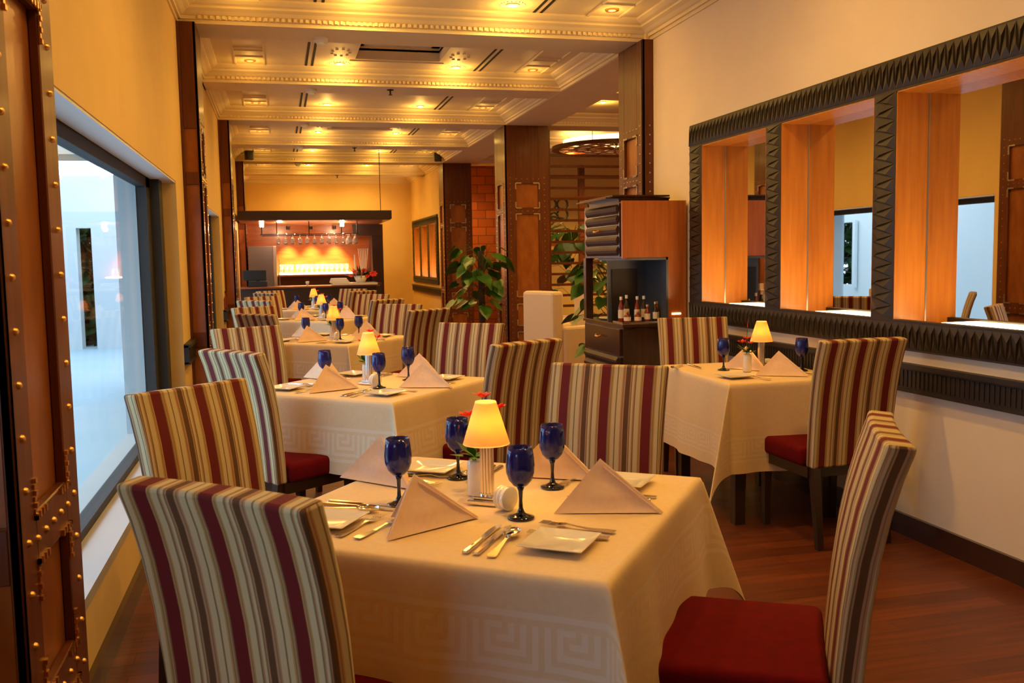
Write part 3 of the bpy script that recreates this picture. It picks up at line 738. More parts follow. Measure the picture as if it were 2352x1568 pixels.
def rel(T, x, y):   # transfer a point of the nearest table to another one
    a = T[2]-T1[2]; dx, dy = x-T1[0], y-T1[1]; return (T[0]+dx*math.cos(a)-dy*math.sin(a), T[1]+dx*math.sin(a)+dy*math.cos(a))
for T in TABLES[1:]:
    a = T[2]-T1[2]
    for (sd, nm, g, nn) in ((0, 'front left side', (.567, 2.217), (.221, 2.118, .491)), (1, 'front right side', (.731, 2.491), (.665, 2.20, -.28)), (2, 'rear right side', (.52, 2.66), (.67, 2.66, -.54)), (3, 'rear left side', (.289, 2.46), (.155, 2.78, -.85))):
        n2 = rel(T, nn[0], nn[1]); setting(T, sd, nm, glass=rel(T, *g), nap=(n2[0], n2[1], nn[2]+a), fork_n=1)
for T in TABLES:
    place('lamp', *rel(T, .52, 2.392), T[2], 'small table lamp with glowing cone shade and chrome column on the '+T[3], 'lamp', 'glowing table lamps')
    place('vase', *rel(T, .507, 2.478), -.25, 'slim white vase with red blossoms behind the lamp of the '+T[3], 'vase', 'white bud vases')
    place('drum', *rel(T, .548, 2.30), T[2]-1.9, 'round white ceramic shaker on its edge beside the lamp of the '+T[3], 'shaker', 'round white shakers')
# small table by the wall: two settings
W_ = ' on the niche wall table'
place('lamp', 2.625, 4.73, 0, 'small table lamp with glowing cone shade'+W_, 'lamp', 'glowing table lamps')
place('vase2', 2.50, 4.66, .3, 'white vase with pink blossoms and a long red stem'+W_, 'vase', 'white bud vases')
place('glass', 2.415, 4.775, 0, 'cobalt blue wine glass left of the vase'+W_, 'wine glass', 'blue wine glasses')
place('glass', 2.80, 4.60, 0, 'cobalt blue wine glass right of the lamp'+W_, 'wine glass', 'blue wine glasses')
place('plate', 2.315, 4.455, .1, 'square white bread plate at the left front corner'+W_, 'plate', 'square bread plates')
place('plate', 2.80, 5.0, .1, 'square white bread plate at the rear'+W_, 'plate', 'square bread plates')
place('napkin', 2.455, 4.49, ang2((2.488, 4.498), (2.66, 4.40)), 'peach napkin tent in front of the lamp'+W_, 'napkin', 'folded napkins')
place('napkin', 2.45, 4.86, -1.0, 'peach napkin tent behind the vase'+W_, 'napkin', 'folded napkins')
place('fork', 2.44, 4.30, .3, 'steel fork beside the front plate'+W_, 'fork', 'steel forks')
place('knife', 2.76, 4.30, .12, 'steel knife in front of the right glass'+W_, 'knife', 'steel knives')
place('spoon', 2.82, 4.30, .05, 'steel spoon near the front chair'+W_, 'spoon', 'steel spoons')
place('fork', 2.66, 5.10, PI, 'steel fork at the rear setting'+W_, 'fork', 'steel forks')
place('knife', 2.35, 5.10, PI-.1, 'steel knife at the rear setting'+W_, 'knife', 'steel knives')
place('spoon', 2.29, 5.06, PI-.7, 'steel spoon at the rear setting'+W_, 'spoon', 'steel spoons')

# ------------------------------------------------------------ sideboard
def sideboard():
    ox, oy = 2.45, 6.45; r = empty('sideboard', (ox, oy, 0), 0, 'tall dark sideboard with amber upper cupboard between the niche wall and the pillar', 'sideboard')
    def B(n, m, *b, p=r, bevel=0): return bxo(n, m, p, *b, bevel=bevel)
    # base
    q = MB(); q.box(0.01, .42, .01, .90, .04, .875); q.box(.41, .50, .01, .64, .04, .875); q.build('base_cabinet', 'cabdark', r)
    q = MB(); q.box(-.005, .425, -.01, .915, .875, .90); q.box(.42, .505, -.01, .65, .875, .90); q.build('worktop', 'cabdark', r, bevel=.004)
    for j, (z0, z1) in enumerate(((.66, .86), (.40, .65), (.08, .39))):
        d = B('drawer', 'cabdark', -.008, .012, .05, .86, z0, z1, bevel=.004)
        if j:
            q = MB(); n = 4 if z1-z0 > .28 else 3
            for i in range(n): z = z0+.03+i*.075; q.prism([(-.008, z), (-.028, z+.03), (-.028, z+.045), (-.008, z+.07)], 1, .08, .83)
            q.build('louvre', 'louvre', d)
        q = MB(); q.tube([(-.03, .40, (z0+z1)/2+.03), (-.045, .43, (z0+z1)/2+.02), (-.045, .49, (z0+z1)/2+.02), (-.03, .52, (z0+z1)/2+.03)], .007, 8); q.build('handle', 'brass', d)
    # upper cupboard
    q = MB(); q.box(.015, .42, .02, .90, 1.39, 1.80); q.box(.41, .50, .02, .64, 1.39, 1.80); q.build('upper_cabinet', 'cabdark', r)
    q = MB(); q.box(.0, .505, 0, .022, 1.385, 1.805); q.box(.36, .505, 0, .022, .90, 1.386); q.build('end_panel', 'cabwood', r)
    q = MB(); q.box(.36, .505, .02, .62, .90, 1.39); q.build('back_panel', 'cabdark', r)
    d = B('cupboard_door', 'cabdark', 0, .017, .06, .86, 1.40, 1.79)
    q = MB()
    for i in range(5): z = 1.405+i*.077; q.prism([(0, z), (-.012, z+.02), (-.016, z+.04), (-.012, z+.055), (0, z+.07)], 1, .09, .80)
    q.build('louvre', 'louvre', d)
    q = MB(); q.tube([(-.025, .42, 1.60), (-.045, .45, 1.59), (-.045, .51, 1.59), (-.025, .54, 1.60)], .008, 8); q.build('handle', 'brass', d)
    B('post', 'cabdark', .0, .06, .84, .90, .90, 1.39)
    q = MB(); q.box(-.09, .42, .10, .80, 1.825, 1.835); q.box(-.05, .40, .06, .84, 1.838, 1.85); q.box(.02, .42, .12, .8, 1.80, 1.826); q.build('top_tray', 'cabdark', r)
    # niche lining with lamp inside
    q = MB(); q.box(.345, .36, .0, .62, .90, 1.39); q.box(.03, .36, .0, .62, 1.37, 1.388); q.box(.03, .36, .40, .42, .90, 1.372); q.build('niche_lining', 'bluegrey', r)
    B('niche_back', 'black', .06, .27, .385, .40, .905, 1.30)
    B('accent_light', 'led', .39, .46, -.004, .0, .962, .972)
    return r
sideboard()
def bottle(x, y, z, h, rad, m1, label, lab=True, capm='white'):
    r = empty('sauce_bottle', (x, y, z), 0, label, 'bottle', 'sauce bottles and jars')
    q = MB(); q.lathe([(rad*.95, 0), (rad, .004), (rad, h*.55), (rad*.8, h*.65), (rad*.42, h*.75), (rad*.38, h*.88)], 16); q.build('bottle_body', m1, r, smooth=True)
    q = MB(); q.lathe([(rad*.5, h*.87), (rad*.5, h)], 14); q.build('cap', capm, r)
    if lab: q = MB(); q.lathe([(rad*1.03, h*.15), (rad*1.03, h*.48)], 16, cap=False); q.build('paper_label', 'label', r)
SB = [(2.50, 6.62, .19, .021, 'sauce', 'tall red sauce bottle, far left on the sideboard tray'), (2.56, 6.66, .20, .021, 'sauced', 'tall dark sauce bottle, second from left on the sideboard tray'), (2.63, 6.62, .19, .021, 'sauce', 'tall sauce bottle in the middle of the sideboard tray'), (2.70, 6.66, .19, .021, 'sauced', 'dark sauce bottle with white cap, right of the middle on the tray'),
      (2.52, 6.54, .085, .026, 'sauce', 'low glass jar at the left front of the sideboard tray'), (2.60, 6.53, .085, .026, 'sauce', 'low glass jar at the centre front of the sideboard tray'), (2.68, 6.54, .13, .022, 'sauce', 'short red bottle at the right front of the sideboard tray'), (2.74, 6.53, .15, .020, 'sauced', 'slim dark bottle at the right end of the sideboard tray'), (2.775, 6.58, .15, .016, 'sauce', 'slim red bottle beside the niche lining on the tray')]
for (x, y, h, rad, m1, lb) in SB: bottle(x, y, .907, h, rad, m1, lb, capm='white' if 'tall' in lb or 'white' in lb else 'stud')
q = MB(); q.box(-.19, .19, -.10, .11, 0, .004); q.box(-.19, -.186, -.10, .11, .004, .012); q.box(.186, .19, -.10, .11, .004, .012); q.box(-.19, .19, -.10, -.096, .004, .012); q.box(-.19, .19, .106, .11, .004, .012)
o = q.build('serving_tray', 'steel'); o.location = (2.65, 6.58, .901); tag(o, 'shallow metal tray holding sauce bottles on the sideboard', 'tray')
q = MB(); q.lathe([(.001, .003), (.10, .003), (.135, .010), (.155, .017), (.155, .013), (.13, .004), (.10, 0), (.001, 0)], 36, cap=False); o = q.build('serving_platter', 'marble', None, smooth=True); o.location = (2.62, 7.0, .901); tag(o, 'round pale serving platter on the sideboard top below the plant', 'platter')

# ------------------------------------------------------------ cream armchair
def armchair(x, y, rz, label):
    r = empty('lounge_armchair', (x, y, 0), rz, label, 'armchair')
    bxo('backrest', 'cream', r, -.27, .27, 0, .16, .12, 1.04, bevel=.035)
    bxo('seat', 'cream', r, -.26, .26, .15, .70, .14, .50, bevel=.03)
    bxo('arm', 'cream', r, .20, .30, .14, .66, .14, .66, bevel=.03)
    bxo('arm', 'cream', r, -.30, -.20, .14, .66, .14, .66, bevel=.03)
    for sx in (-1, 1):
        for yy in (.05, .62): bxo('leg', 'leg', r, sx*.22-.025, sx*.22+.025, yy-.025, yy+.025, 0, .145)
armchair(2.70, 9.7, math.radians(-68), 'cream upholstered armchair with tall boxy back beside the copper panelled column')
armchair(3.75, 11.1, math.radians(70), 'cream upholstered armchair half hidden by the sideboard plant')

# ------------------------------------------------------------ pole plants
def plant(x, y, h, label, n, rad, seed, zmin=.35, pole=True, mat_='leaf', size=.11):
    rnd = random.Random(seed); r = empty('potted_pothos', (x, y, 0), 0, label, 'plant')
    q = MB(); q.lathe([(.11, 0), (.15, .02), (.17, .30), (.16, .31), (.15, .28), (.01, .27)], 24); q.build('pot', 'pot', r, smooth=True, angle=50)
    if pole: q = MB(); q.tube([(0, 0, .25), (0, 0, h*.6), (0, 0, h)], .042, 12); q.build('moss_pole', 'moss', r)
    lf = MB(); stm = MB()
    for i in range(n):
        z = zmin+(h-zmin)*rnd.random()**.9; a = rnd.random()*2*PI; d = rad*(.35+.65*rnd.random())
        c = Vector((d*math.cos(a), d*math.sin(a), z+.12*rnd.random()))
        stm.tube([(.02*math.cos(a), .02*math.sin(a), z-.08), ((c.x)*.5, c.y*.5, c.z+.03), tuple(c)], .0035, 5)
        s = size*(.7+.6*rnd.random()); dr = Vector((math.cos(a+rnd.uniform(-.6, .6)), math.sin(a+rnd.uniform(-.6, .6)), -.5-.6*rnd.random())).normalized()
        sd = dr.cross(Vector((rnd.uniform(-.4, .4), rnd.uniform(-.4, .4), 1))).normalized(); up_ = sd.cross(dr)
        out = [(0, 0), (-.10, .30), (.05, .55), (.4, .60), (.75, .42), (1.05, .16), (1.25, 0)]
        pts = [c+dr*s*(p[0])+sd*s*p[1]*.85+up_*s*.12*p[1] for p in out]+[c+dr*s*p[0]-sd*s*p[1]*.85+up_*s*.12*p[1] for p in out[-2:0:-1]]
        mid = [c+dr*s*.35-up_*.0, c+dr*s*.8]
        vs = pts+mid; n_ = len(pts); fs = []
        for j in range(n_):
            k2 = (j+1) % n_; mj = 0 if (j < 4 or j >= n_-4) else 1
            fs.append((j, k2, n_+mj))
        fs.append((4, n_, n_+1)); fs.append((n_-4, n_+1, n_))
        lf.add(vs, fs)
    o = lf.build('foliage', mat_, r, smooth=True); stm.build('vine_stems', mat_, r); return r
plant(2.50, 11.6, 1.50, 'climbing potted plant on a dark pole before the farther free-standing column', 46, .36, 3, zmin=.75, size=.16)
plant(3.02, 8.25, 1.42, 'leafy potted climber just behind the sideboard', 70, .34, 11, zmin=.35, size=.13)
plant(4.25, 13.3, 1.85, 'bright green broad-leaved plant behind the slatted screen, nearest the column', 46, .45, 21, zmin=.9, pole=False, size=.22)
plant(5.35, 13.9, 1.8, 'broad-leaved plant behind the slatted screen, hidden mostly by the sideboard', 40, .45, 22, zmin=.8, pole=False, size=.22)

# ------------------------------------------------------------ slatted screen, iron grille, ring ceiling lattice
r = empty('slatted_screen', (3.6, 12.2, 0), 0, 'tall dark wooden screen of horizontal slats beside the copper panelled column', 'screen')
for x in (-.03, 1.25, 2.2):
    bxo('upright', 'wood', r, x-.03 if x > 0 else x, x+.03, -.03, .03, 0, 3.1)
z = 2.77
while z > .35:
    bxo('slat', 'wood', r, 0, 2.2, -.018, .018, z-.017, z+.017); z -= .145
r = empty('iron_grille', (3.9, 15.2, 0), 0, 'wrought iron grille with scrolls and circles seen through the slatted screen', 'grille')
q = MB()
def ring(cx, cz, rad, a0=0, a1=2*PI, rr=.02):
    n = 18; q.tube([(cx+rad*math.cos(a0+(a1-a0)*i/n), 0, cz+rad*math.sin(a0+(a1-a0)*i/n)) for i in range(n+1)], rr, 6)
for j in range(3):
    x0 = j*1.15
    for i in range(4): ring(x0+.2+i*.2, 2.30, .09); ring(x0+.2+i*.2, 1.72, .09)
    for (cx, s_) in ((x0+.18, 1), (x0+.80, -1)):
        ring(cx, 2.13, .09); ring(cx+s_*.15, 2.10, .06)
    n = 16; q.tube([(x0+.05+.9*i/n, 0, 2.02+.08*math.sin(PI*i/n)) for i in range(n+1)], .02, 6)
    for i in range(7): a = PI*(i+.5)/7; q.tube([(x0+.5, 0, 1.85), (x0+.5+.35*math.cos(a), 0, 1.85+.17*math.sin(a))], .013, 6)
q.build('scrollwork', 'iron', r)
for j in range(4):
    bxo('grille_post', 'wood', r, j*1.15-.06, j*1.15+.04, -.04, .04, 0, 2.95)
for z in (1.62, 2.40, 2.75, 1.5): bxo('grille_rail', 'wood', r, 0, 3.45, -.035, .035, z-.03, z+.03)
r = empty('ceiling_ring_lattice', (5.05, 13.55, 3.04), 0, 'large round wooden lattice ring hanging below the glowing lounge ceiling', 'ceiling ring')
q = MB(); n = 48
def annul(q, ra, rb, z0, z1, n=56):
    q.lathe([(ra, z0), (rb, z0), (rb, z1), (ra, z1), (ra, z0)], n, cap=False)
annul(q, .86, .97, -.02, .03); annul(q, .40, .43, -.01, .01); annul(q, .62, .64, -.01, .01); q.build('wooden_ring', 'wood', r)
q = MB()
for i in range(16):
    a = 2*PI*i/16; q.tube([(.05*math.cos(a), .05*math.sin(a), 0), (.5*math.cos(a+.08), .5*math.sin(a+.08), 0), (.88*math.cos(a), .88*math.sin(a), 0)], .011, 6)
    ca, sa = .52*math.cos(a+.19), .52*math.sin(a+.19); q.tube([(ca+.09*math.cos(t*PI/6), sa+.09*math.sin(t*PI/6), 0) for t in range(13)], .009, 5)
q.build('lattice', 'wood', r)
for i in range(4): a = PI/4+i*PI/2; q = MB(); q.tube([(.8*math.cos(a), .8*math.sin(a), 0), (.8*math.cos(a), .8*math.sin(a), .225)], .006, 6); q.build('hanger_rod', 'iron', r)
q = MB(); annul(q, .35, .80, .10, .12); q.build('cove_light', 'cove', r)
q = MB()
for j in range(8): q.box(5.2+j*.28, 5.42+j*.28, 15.9, 15.95, 1.3, 1.55)
l = bpy.data.lights.new('lounge_light', 'AREA')
for (x, y, e) in ((5.2, 10.0, 60), (4.6, 14.2, 150), (6.2, 14.6, 100), (3.6, 17.6, 60)):
    l = bpy.data.lights.new('lounge_light', 'SPOT'); l.energy = e*3.4; l.color = WARM; l.spot_size = math.radians(150); l.spot_blend = 1; l.shadow_soft_size = .15
    lo = bpy.data.objects.new('lounge_light', l); C.objects.link(lo); lo.location = (x, y, 3.1)

# ------------------------------------------------------------ ceiling fittings
def make_down(bright):
    r = empty('ceiling_downlight')
    q = MB(); annul(q, .030, .052, -.008, .004, 28); q.build('trim_ring', 'ceiling' if bright else 'stud', r)
    q = MB(); q.lathe([(.001, -.004), (.030, -.004), (.030, 0), (.001, 0)], 20, cap=False); q.build('bulb', 'bulb' if bright else 'dimbulb', r)
    l = bpy.data.lights.new('downlight_beam', 'POINT'); l.energy = SPOT_W if bright else DIM_W; l.color = WARM; l.shadow_soft_size = .03
    lo = bpy.data.objects.new('downlight_beam', l); C.objects.link(lo); lo.parent = r; lo.location = (0, 0, -.10)
    if bright:
        l = bpy.data.lights.new('downlight_cone', 'SPOT'); l.energy = 52; l.color = WARM; l.spot_size = math.radians(166); l.spot_blend = .75; l.shadow_soft_size = .03
        lo = bpy.data.objects.new('downlight_cone', l); C.objects.link(lo); lo.parent = r; lo.location = (0, 0, -.02)
    if bright:
        q = MB(); n = 20
        for i in range(n): a = 2*PI*i/n; q.lathe([(.006, -.004), (.004, -.010), (.001, -.012)], 6, (.095*math.cos(a), .095*math.sin(a), .004))
        q.build('rosette', 'ceiling', r)
    return r
D1, D0 = make_down(True), make_down(False); fd = {}
def down(proto, x, y, label):
    o = proto if proto.name not in fd else dup(proto); fd[proto.name] = 1; o.location = (x, y, ZC-.001); tag(o, label, 'ceiling light', 'recessed ceiling downlights')
bays = [(1.9, 'ceiling bay overhead of the camera'), (4.3, 'ceiling bay above the near table'), (6.87, 'first visible ceiling bay'), (9.15, 'second ceiling bay'), (11.5, 'third ceiling bay'), (13.95, 'fourth ceiling bay'), (16.25, 'fifth ceiling bay'), (18.6, 'sixth ceiling bay above the bar'), (20.4, 'last ceiling bay, added to brighten the back wall')]  # last bay's lamps are hidden, added to brighten the back wall
for (y, nm) in bays:
    down(D1, .64, y, 'bright recessed downlight, left of centre, '+nm); down(D1, 1.76, y, 'bright recessed downlight, right of centre, '+nm)
    down(D0, -.18, y, 'dim recessed downlight near the window side, '+nm); down(D0, 2.54, y, 'dim recessed downlight near the right side, '+nm)
for i, (x, y) in enumerate(((3.9, 9.1), (4.15, 9.6), (4.6, 9.2), (3.9, 10.9))):
    down(D1, x, y, 'bright downlight in the lounge ceiling, %s' % ['nearest the long slot', 'beyond the long slot', 'closest to the wooden pillar', 'nearest the slatted screen'][i])
# air slots, smoke detectors, sprinklers
sl = None
for bi, (a, b) in enumerate(fields[:5]):
    for (x, nm) in ((.36, 'left'), (2.0, 'right')):
        q = MB(); 
        for dx in (-.028, .028): q.box(dx-.011, dx+.011, -(b-a)/2+.2, (b-a)/2-.22, -.003, 0)
        o = q.build('air_slot', 'slot'); o.location = (x, (a+b)/2+.05, ZC)
        tag(o, 'pair of dark linear air slots on the %s of the %s' % (nm, bays[bi+2][1]), 'air vent', 'linear ceiling air slots')
for bi, (x, y) in enumerate(((.385, 7.50), (.39, 9.72), (.39, 12.12), (.39, 14.5), (.40, 16.85))):
    r = empty('smoke_detector', (x, y, ZB), 0, 'round white smoke detector under the %s ceiling beam' % ['nearest', 'second', 'third', 'fourth', 'fifth'][bi], 'smoke detector', 'smoke detectors')
    q = MB(); q.lathe([(.055, 0), (.055, -.025), (.045, -.035), (.035, -.038)], 24); q.build('detector_base', 'white', r, smooth=True, angle=40)
    q = MB(); q.lathe([(.03, -.036), (.032, -.05), (.02, -.058)], 20); q.build('detector_head', 'white', r, smooth=True, angle=40)
for (x, y, nm) in ((1.17, 9.62, 'second beam'), (1.20, 14.55, 'fourth beam'), (1.22, 19.2, 'sixth beam')):
    q = MB(); q.lathe([(.035, 0), (.035, -.006), (.008, -.01), (.008, -.045), (.02, -.05), (.02, -.054)], 14); o = q.build('sprinkler_head', 'iron'); o.location = (x, y, ZB); tag(o, 'small dark sprinkler head under the middle of the '+nm, 'sprinkler', 'sprinkler heads')
for (x, nm, rz) in ((-.40, 'left', .3), (2.80, 'right', -.3)):
    r = empty('ceiling_speaker', (x, 16.42, 3.10), rz, 'small black box speaker on the far beam, %s side' % nm, 'speaker', 'black box speakers')
    bxo('speaker_cabinet', 'black', r, -.06, .06, -.06, .06, .02, .17, bevel=.008); bxo('grille', 'iron', r, -.048, .048, -.065, -.058, .035, .155)
    bxo('bracket', 'black', r, -.01, .01, .05, .12, .08, .11)
q = MB(); q.box(-.01, .01, 0, 2.4, -.004, 0); o = q.build('lounge_air_slot', 'slot'); o.location = (3.71, 8.6, ZC); tag(o, 'long thin dark slot in the lounge ceiling beyond the pillar', 'air vent')

# ------------------------------------------------------------ the bar
BY = 15.5
r = empty('bar_canopy', (0, BY, 0), 0, 'dark wooden canopy slab hanging over the bar on a thin rod', 'canopy')
bxo('canopy_slab', 'dark', r, -.60, 1.85, 0, 2.15, 2.085, 2.225, bevel=.004)
bxo('soffit', 'barwood', r, -.585, 1.83, .03, 2.1, 2.07, 2.086)
q = MB(); q.tube([(1.68, .1, 2.22), (1.68, .1, 3.27)], .006, 6); q.build('hanging_rod', 'iron', r)
r = empty('bar_counter', (0, BY, 0), 0, 'dark wooden bar counter front at the end of the room', 'bar counter')
bxo('counter_front', 'dark', r, -.60, 1.62, .0, .10, 0, .985); bxo('counter_top', 'barwood', r, -.60, 1.62, -.03, .55, .985, 1.01)
bxo('end_post', 'dark', r, 1.56, 1.66, -.02, .6, 0, 1.03)
bxo('marble_ledge', 'marble', r, .85, 1.58, -.06, .5, 1.012, 1.045)
r = empty('back_bar', (0, 18.0, 0), 0, 'red-brown wooden back bar wall with a glowing glass shelf', 'back bar')
bxo('back_panel', 'barwood', r, -.62, 1.88, 0, .08, 0, 2.10)
bxo('side_pier', 'dark', r, 1.70, 1.90, -.6, .0, 0, 1.90); bxo('header', 'dark', r, 1.35, 1.90, -.62, -.5, 1.86, 2.07)
bxo('shelf', 'barwood', r, -.1, 1.70, -.42, 0, 1.14, 1.17); bxo('lit_shelf', 'led', r, .02, 1.36, -.30, -.06, 1.175, 1.195)
bxo('lower_cabinet', 'barwood', r, -.1, 1.70, -.45, -.02, .0, .95)
for i, x in enumerate((.20, .62, 1.05)):
    l = bpy.data.lights.new('bar_spot', 'SPOT'); l.energy = 420; l.color = (1, .62, .24); l.spot_size = math.radians(72); l.spot_blend = .7; l.shadow_soft_size = .02
    lo = bpy.data.objects.new('bar_spot', l); C.objects.link(lo); lo.location = (x, 17.80, 1.98)
    r2_ = empty('bar_spotlight', (x, 17.80, 2.0), 0, 'small spotlight grazing the back bar panel, %s' % ['left of three', 'middle of three', 'right of three'][i], 'spotlight', 'bar spotlights')
    q = MB(); q.lathe([(.03, 0), (.03, .06), (.01, .07)], 14); q.build('lamp_can', 'black', r2_)
for x in (.05, 1.1):
    l = bpy.data.lights.new('canopy_spot', 'POINT'); l.energy = 26; l.color = (1, .56, .30); l.shadow_soft_size = .03
    lo = bpy.data.objects.new('canopy_spot', l); C.objects.link(lo); lo.location = (x, 16.4, 1.98)
# hanging rack with glasses
r = empty('glass_rack', (0, 15.9, 0), 0, 'thin metal rack hanging under the bar canopy holding upside-down glasses', 'glass rack')
q = MB(); q.tube([(-.26, -.018, 1.86), (1.33, -.018, 1.86)], .006, 6); q.tube([(-.26, .018, 1.86), (1.33, .018, 1.86)], .006, 6); q.tube([(-.26, .8, 1.86), (1.33, .8, 1.86)], .009, 6)
for x in (1.19, 1.29): q.tube([(x-.018, 0, 1.86), (x-.018, .8, 1.86)], .006, 6); q.tube([(x+.018, 0, 1.86), (x+.018, .8, 1.86)], .006, 6)
if 1: q.tube([(-.26, 0, 1.86), (-.26, .8, 1.86)], .009, 6); q.build('rails', 'iron', r)
for x in (-.24, .0, .52, 1.05, 1.31): q = MB(); q.tube([(x, 0, 1.86), (x, 0, 2.07)], .008, 6); q.build('drop_rod', 'iron', r)
for x in (-.24, 1.08): q = MB(); q.lathe([(.03, 1.99), (.035, 2.06), (.01, 2.07)], 12, (x, .25, 0)); q.build('rack_bulb', 'bulb', r, smooth=True)
def make_hung():
    r = empty('stemmed_glass'); q = MB()
    q.lathe([(.034, 0), (.034, -.003), (.006, -.008), (.004, -.02), (.004, -.06), (.02, -.07), (.034, -.095), (.037, -.13), (.030, -.175), (.029, -.175), (.035, -.13), (.032, -.096), (.018, -.073)], 18, cap=False)
    q.build('glass_body', 'clear', r, smooth=True); return r
hg = make_hung(); n0 = 0
ORD = ['first', 'second', 'third', 'fourth', 'fifth', 'sixth', 'seventh', 'eighth', 'ninth', 'tenth']
hp = [(.02+i*.117, 15.9, ORD[i]+' from the left in the front row') for i in range(10)]+[(1.19+.0*i, 15.97+.13*i, ORD[i]+' from the front in the short side row') for i in range(5)]+[(1.29, 15.98+.16*i, ORD[i]+' from the front at the rack end') for i in range(3)]
for i, (x, y, nm) in enumerate(hp):
    o = hg if i == 0 else dup(hg); o.location = (x, y, 1.868); tag(o, 'clear stemmed glass hanging upside down, '+nm, 'glass', 'glasses hanging over the bar')
# glasses standing on the lit shelf
OR2 = ORD+['eleventh', 'twelfth', 'thirteenth', 'fourteenth']; g0 = None; i = 0
for row in range(2):
    for j in range(14):
        x = .04+j*.092+row*.03
        if row == 0 and j in (3,): continue
        if g0 is None:
            g0 = empty('shelf_glass'); q = MB(); q.lathe([(.028, 0), (.028, .003), (.005, .006), (.004, .06), (.02, .075), (.031, .11), (.030, .16), (.029, .16), (.030, .11), (.018, .077)], 14, cap=False); q.build('glass_body', 'clear', g0, smooth=True); o = g0
        else: o = dup(g0)
        o.location = (x, 17.75+row*.12, 1.196); tag(o, 'clear glass on the lit back bar shelf, %s row, %s from the left' % (['front', 'rear'][row], OR2[j]), 'glass', 'glasses on the lit back bar shelf')
# fridge
r = empty('bar_fridge', (-.49, 16.6, 0), 0, 'tall grey fridge with bright steel door edge at the left of the bar', 'fridge')
bxo('fridge_body', 'fridge', r, 0, .41, 0, .60, .04, 1.68, bevel=.006)
d = bxo('fridge_door', 'fridgedoor', r, .415, .47, .0, .60, .30, 1.68, bevel=.006); bxo('lower_door', 'fridgedoor', r, .415, .47, 0, .6, .05, .29)
q = MB(); q.tube([(.48, .06, 1.45), (.51, .06, 1.44), (.51, .06, .95), (.48, .06, .94)], .008, 8); q.build('handle', 'chrome', d)
r = empty('cash_register', (-.33, 15.75, 1.01), 0, 'dark cash register screen standing before the fridge on the bar', 'cash register')
bxo('register_base', 'black', r, -.15, .15, -.06, .18, 0, .09, bevel=.01); bxo('register_screen', 'black', r, -.23, .14, .02, .06, .10, .27, bevel=.01); bxo('screen_stand', 'black', r, -.03, .03, .03, .07, .08, .13)
r = empty('small_cup', (.46, 15.8, 1.01), 0, 'small white cup on the bar counter', 'cup'); q = MB(); q.lathe([(.015, 0), (.03, .05), (.028, .07), (.026, .07), (.012, .01)], 16); q.build('cup_body', 'plate', r, smooth=True)
r = empty('towel_stack', (.98, 15.75, 1.046), 0, 'folded white towels stacked on the marble ledge of the bar', 'towels')
for i in range(3): bxo('towel', 'white', r, -.16+.01*i, .16-.02*i, -.08, .08, .026*i, .026*i+.024, bevel=.008)
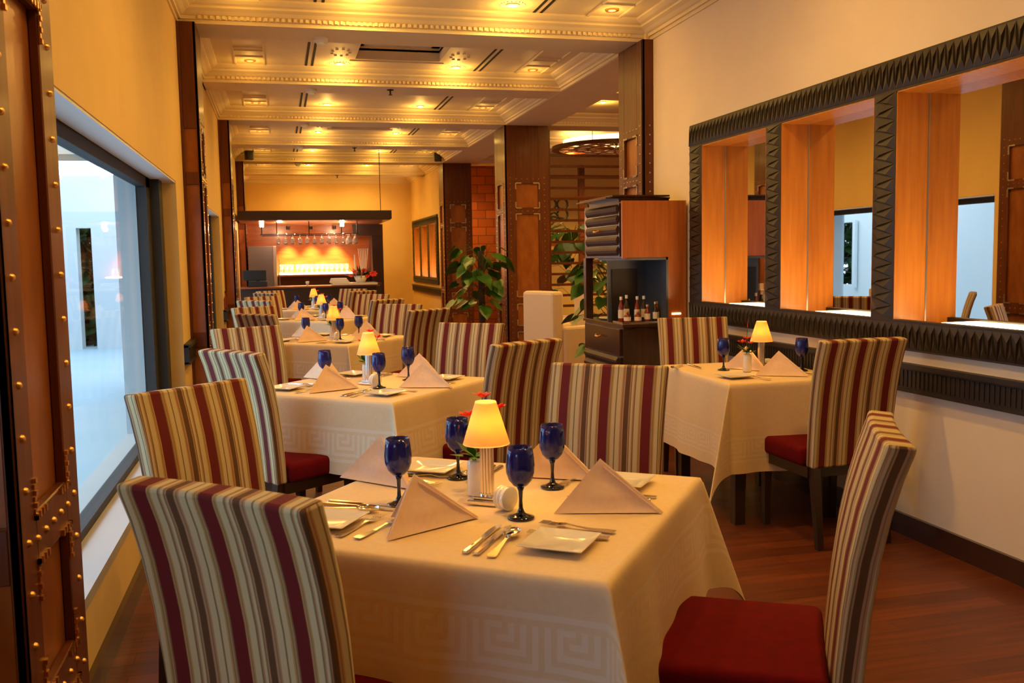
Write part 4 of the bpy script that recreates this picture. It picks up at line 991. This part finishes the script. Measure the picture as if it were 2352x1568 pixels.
# bar flower arrangement
r = empty('flower_arrangement', (1.33, 15.72, 1.046), 0, 'big flower arrangement with red blooms and white reeds on the bar ledge', 'flowers')
q = MB(); q.lathe([(.07, 0), (.10, .06), (.11, .11), (.10, .11), (.06, .02)], 18); q.build('bowl', 'plate', r, smooth=True)
rnd = random.Random(5)
q = MB()
for i in range(46):
    a = rnd.random()*2*PI; l = .12+.14*rnd.random(); c = Vector((.04*math.cos(a), .04*math.sin(a), .09)); d = Vector((math.cos(a), math.sin(a)*.6, rnd.uniform(.0, 1.2))).normalized(); s = d.cross(Vector((0, 0, 1))).normalized()*.02
    q.add([c, c+d*l*.5+s, c+d*l, c+d*l*.5-s, c+d*l*.5+Vector((0, 0, .01))], [(0, 1, 4), (1, 2, 4), (2, 3, 4), (3, 0, 4)])
q.build('foliage', 'leafdark', r)
for (x, z, s) in ((.20, .14, .07), (-.10, .18, .05), (.05, .2, .05), (-.16, .12, .045), (.10, .10, .04), (.0, .15, .04)):
    q = MB(); c = Vector((x, -.08, z))
    for p in range(7):
        a = 2*PI*p/7; d = Vector((math.cos(a), -.3, math.sin(a)*.7)); sd = Vector((-math.sin(a), 0, math.cos(a)))*.4
        q.add([c, c+d*s*.6+sd*s, c+d*s*1.1, c+d*s*.6-sd*s, c+d*s*.5+Vector((0, -.01, 0))], [(0, 1, 4), (1, 2, 4), (2, 3, 4), (3, 0, 4)])
    q.build('bloom', 'flower' if x > 0 else 'pink', r)
for i in range(6):
    q = MB(); x = .02+.012*i; q.tube([(x, 0, .10), (x+.05*(i-2.5)/2.5, 0, .56)], .007, 6); q.build('white_reed', 'plate', r)
q = MB(); q.tube([(-.07, 0, .1), (-.09, 0, .35), (-.09, 0, .46)], .018, 8, .012); q.build('white_spike', 'plate', r)

# ------------------------------------------------------------ small red bottle on the sill, trees outside
r = empty('red_bottle', (-.617, 11.5, .858), 0, 'small dark red bottle standing on the left wall rail between two windows', 'bottle')
q = MB(); q.lathe([(.018, 0), (.02, .01), (.02, .12), (.008, .16), (.008, .20)], 14); q.build('bottle_body', 'sauce', r, smooth=True, angle=50)
q = MB(); q.lathe([(.010, .195), (.010, .215)], 12); q.build('cap', 'black', r)
rnd = random.Random(9)
for i, (x, y) in enumerate(((-5.6, 4.4), (-5.3, 16.3), (-3.45, 18.9), (-2.3, 20.6), (-5.7, 7.4))):
    r = empty('garden_tree', (x, y, -.05), 0, 'slender garden tree outside behind the white wall, %s' % ['nearest', 'behind the small far opening', 'seen through the far doorway', 'beyond the far doorway', 'middle one'][i], 'tree', 'garden trees')
    q = MB(); q.tube([(0, 0, 0), (.05, 0, 1.1), (0, .05, 2.2)], .05, 8, .02); q.build('trunk', 'moss', r)
    q = MB()
    for j in range(1500 if i in (1, 2) else 260):
        a = rnd.random()*6.3; rr_ = .75*rnd.random()**.5; c = Vector((.85*rr_*math.cos(a), rr_*math.sin(a), (2.9 if i in (0, 1, 4) else 2.3)*rnd.random())); d = Vector((rnd.uniform(-1, 1), rnd.uniform(-1, 1), rnd.uniform(-.6, .8))).normalized(); s = d.cross(Vector((.3, .2, 1))).normalized()*.05*(2 if i in (1, 2) else 1); e = 2 if i in (1, 2) else 1
        q.add([c, c+d*.1*e+s, c+d*.24*e, c+d*.1*e-s], [(0, 1, 2, 3)])
    q.build('foliage', 'leafdark', r)
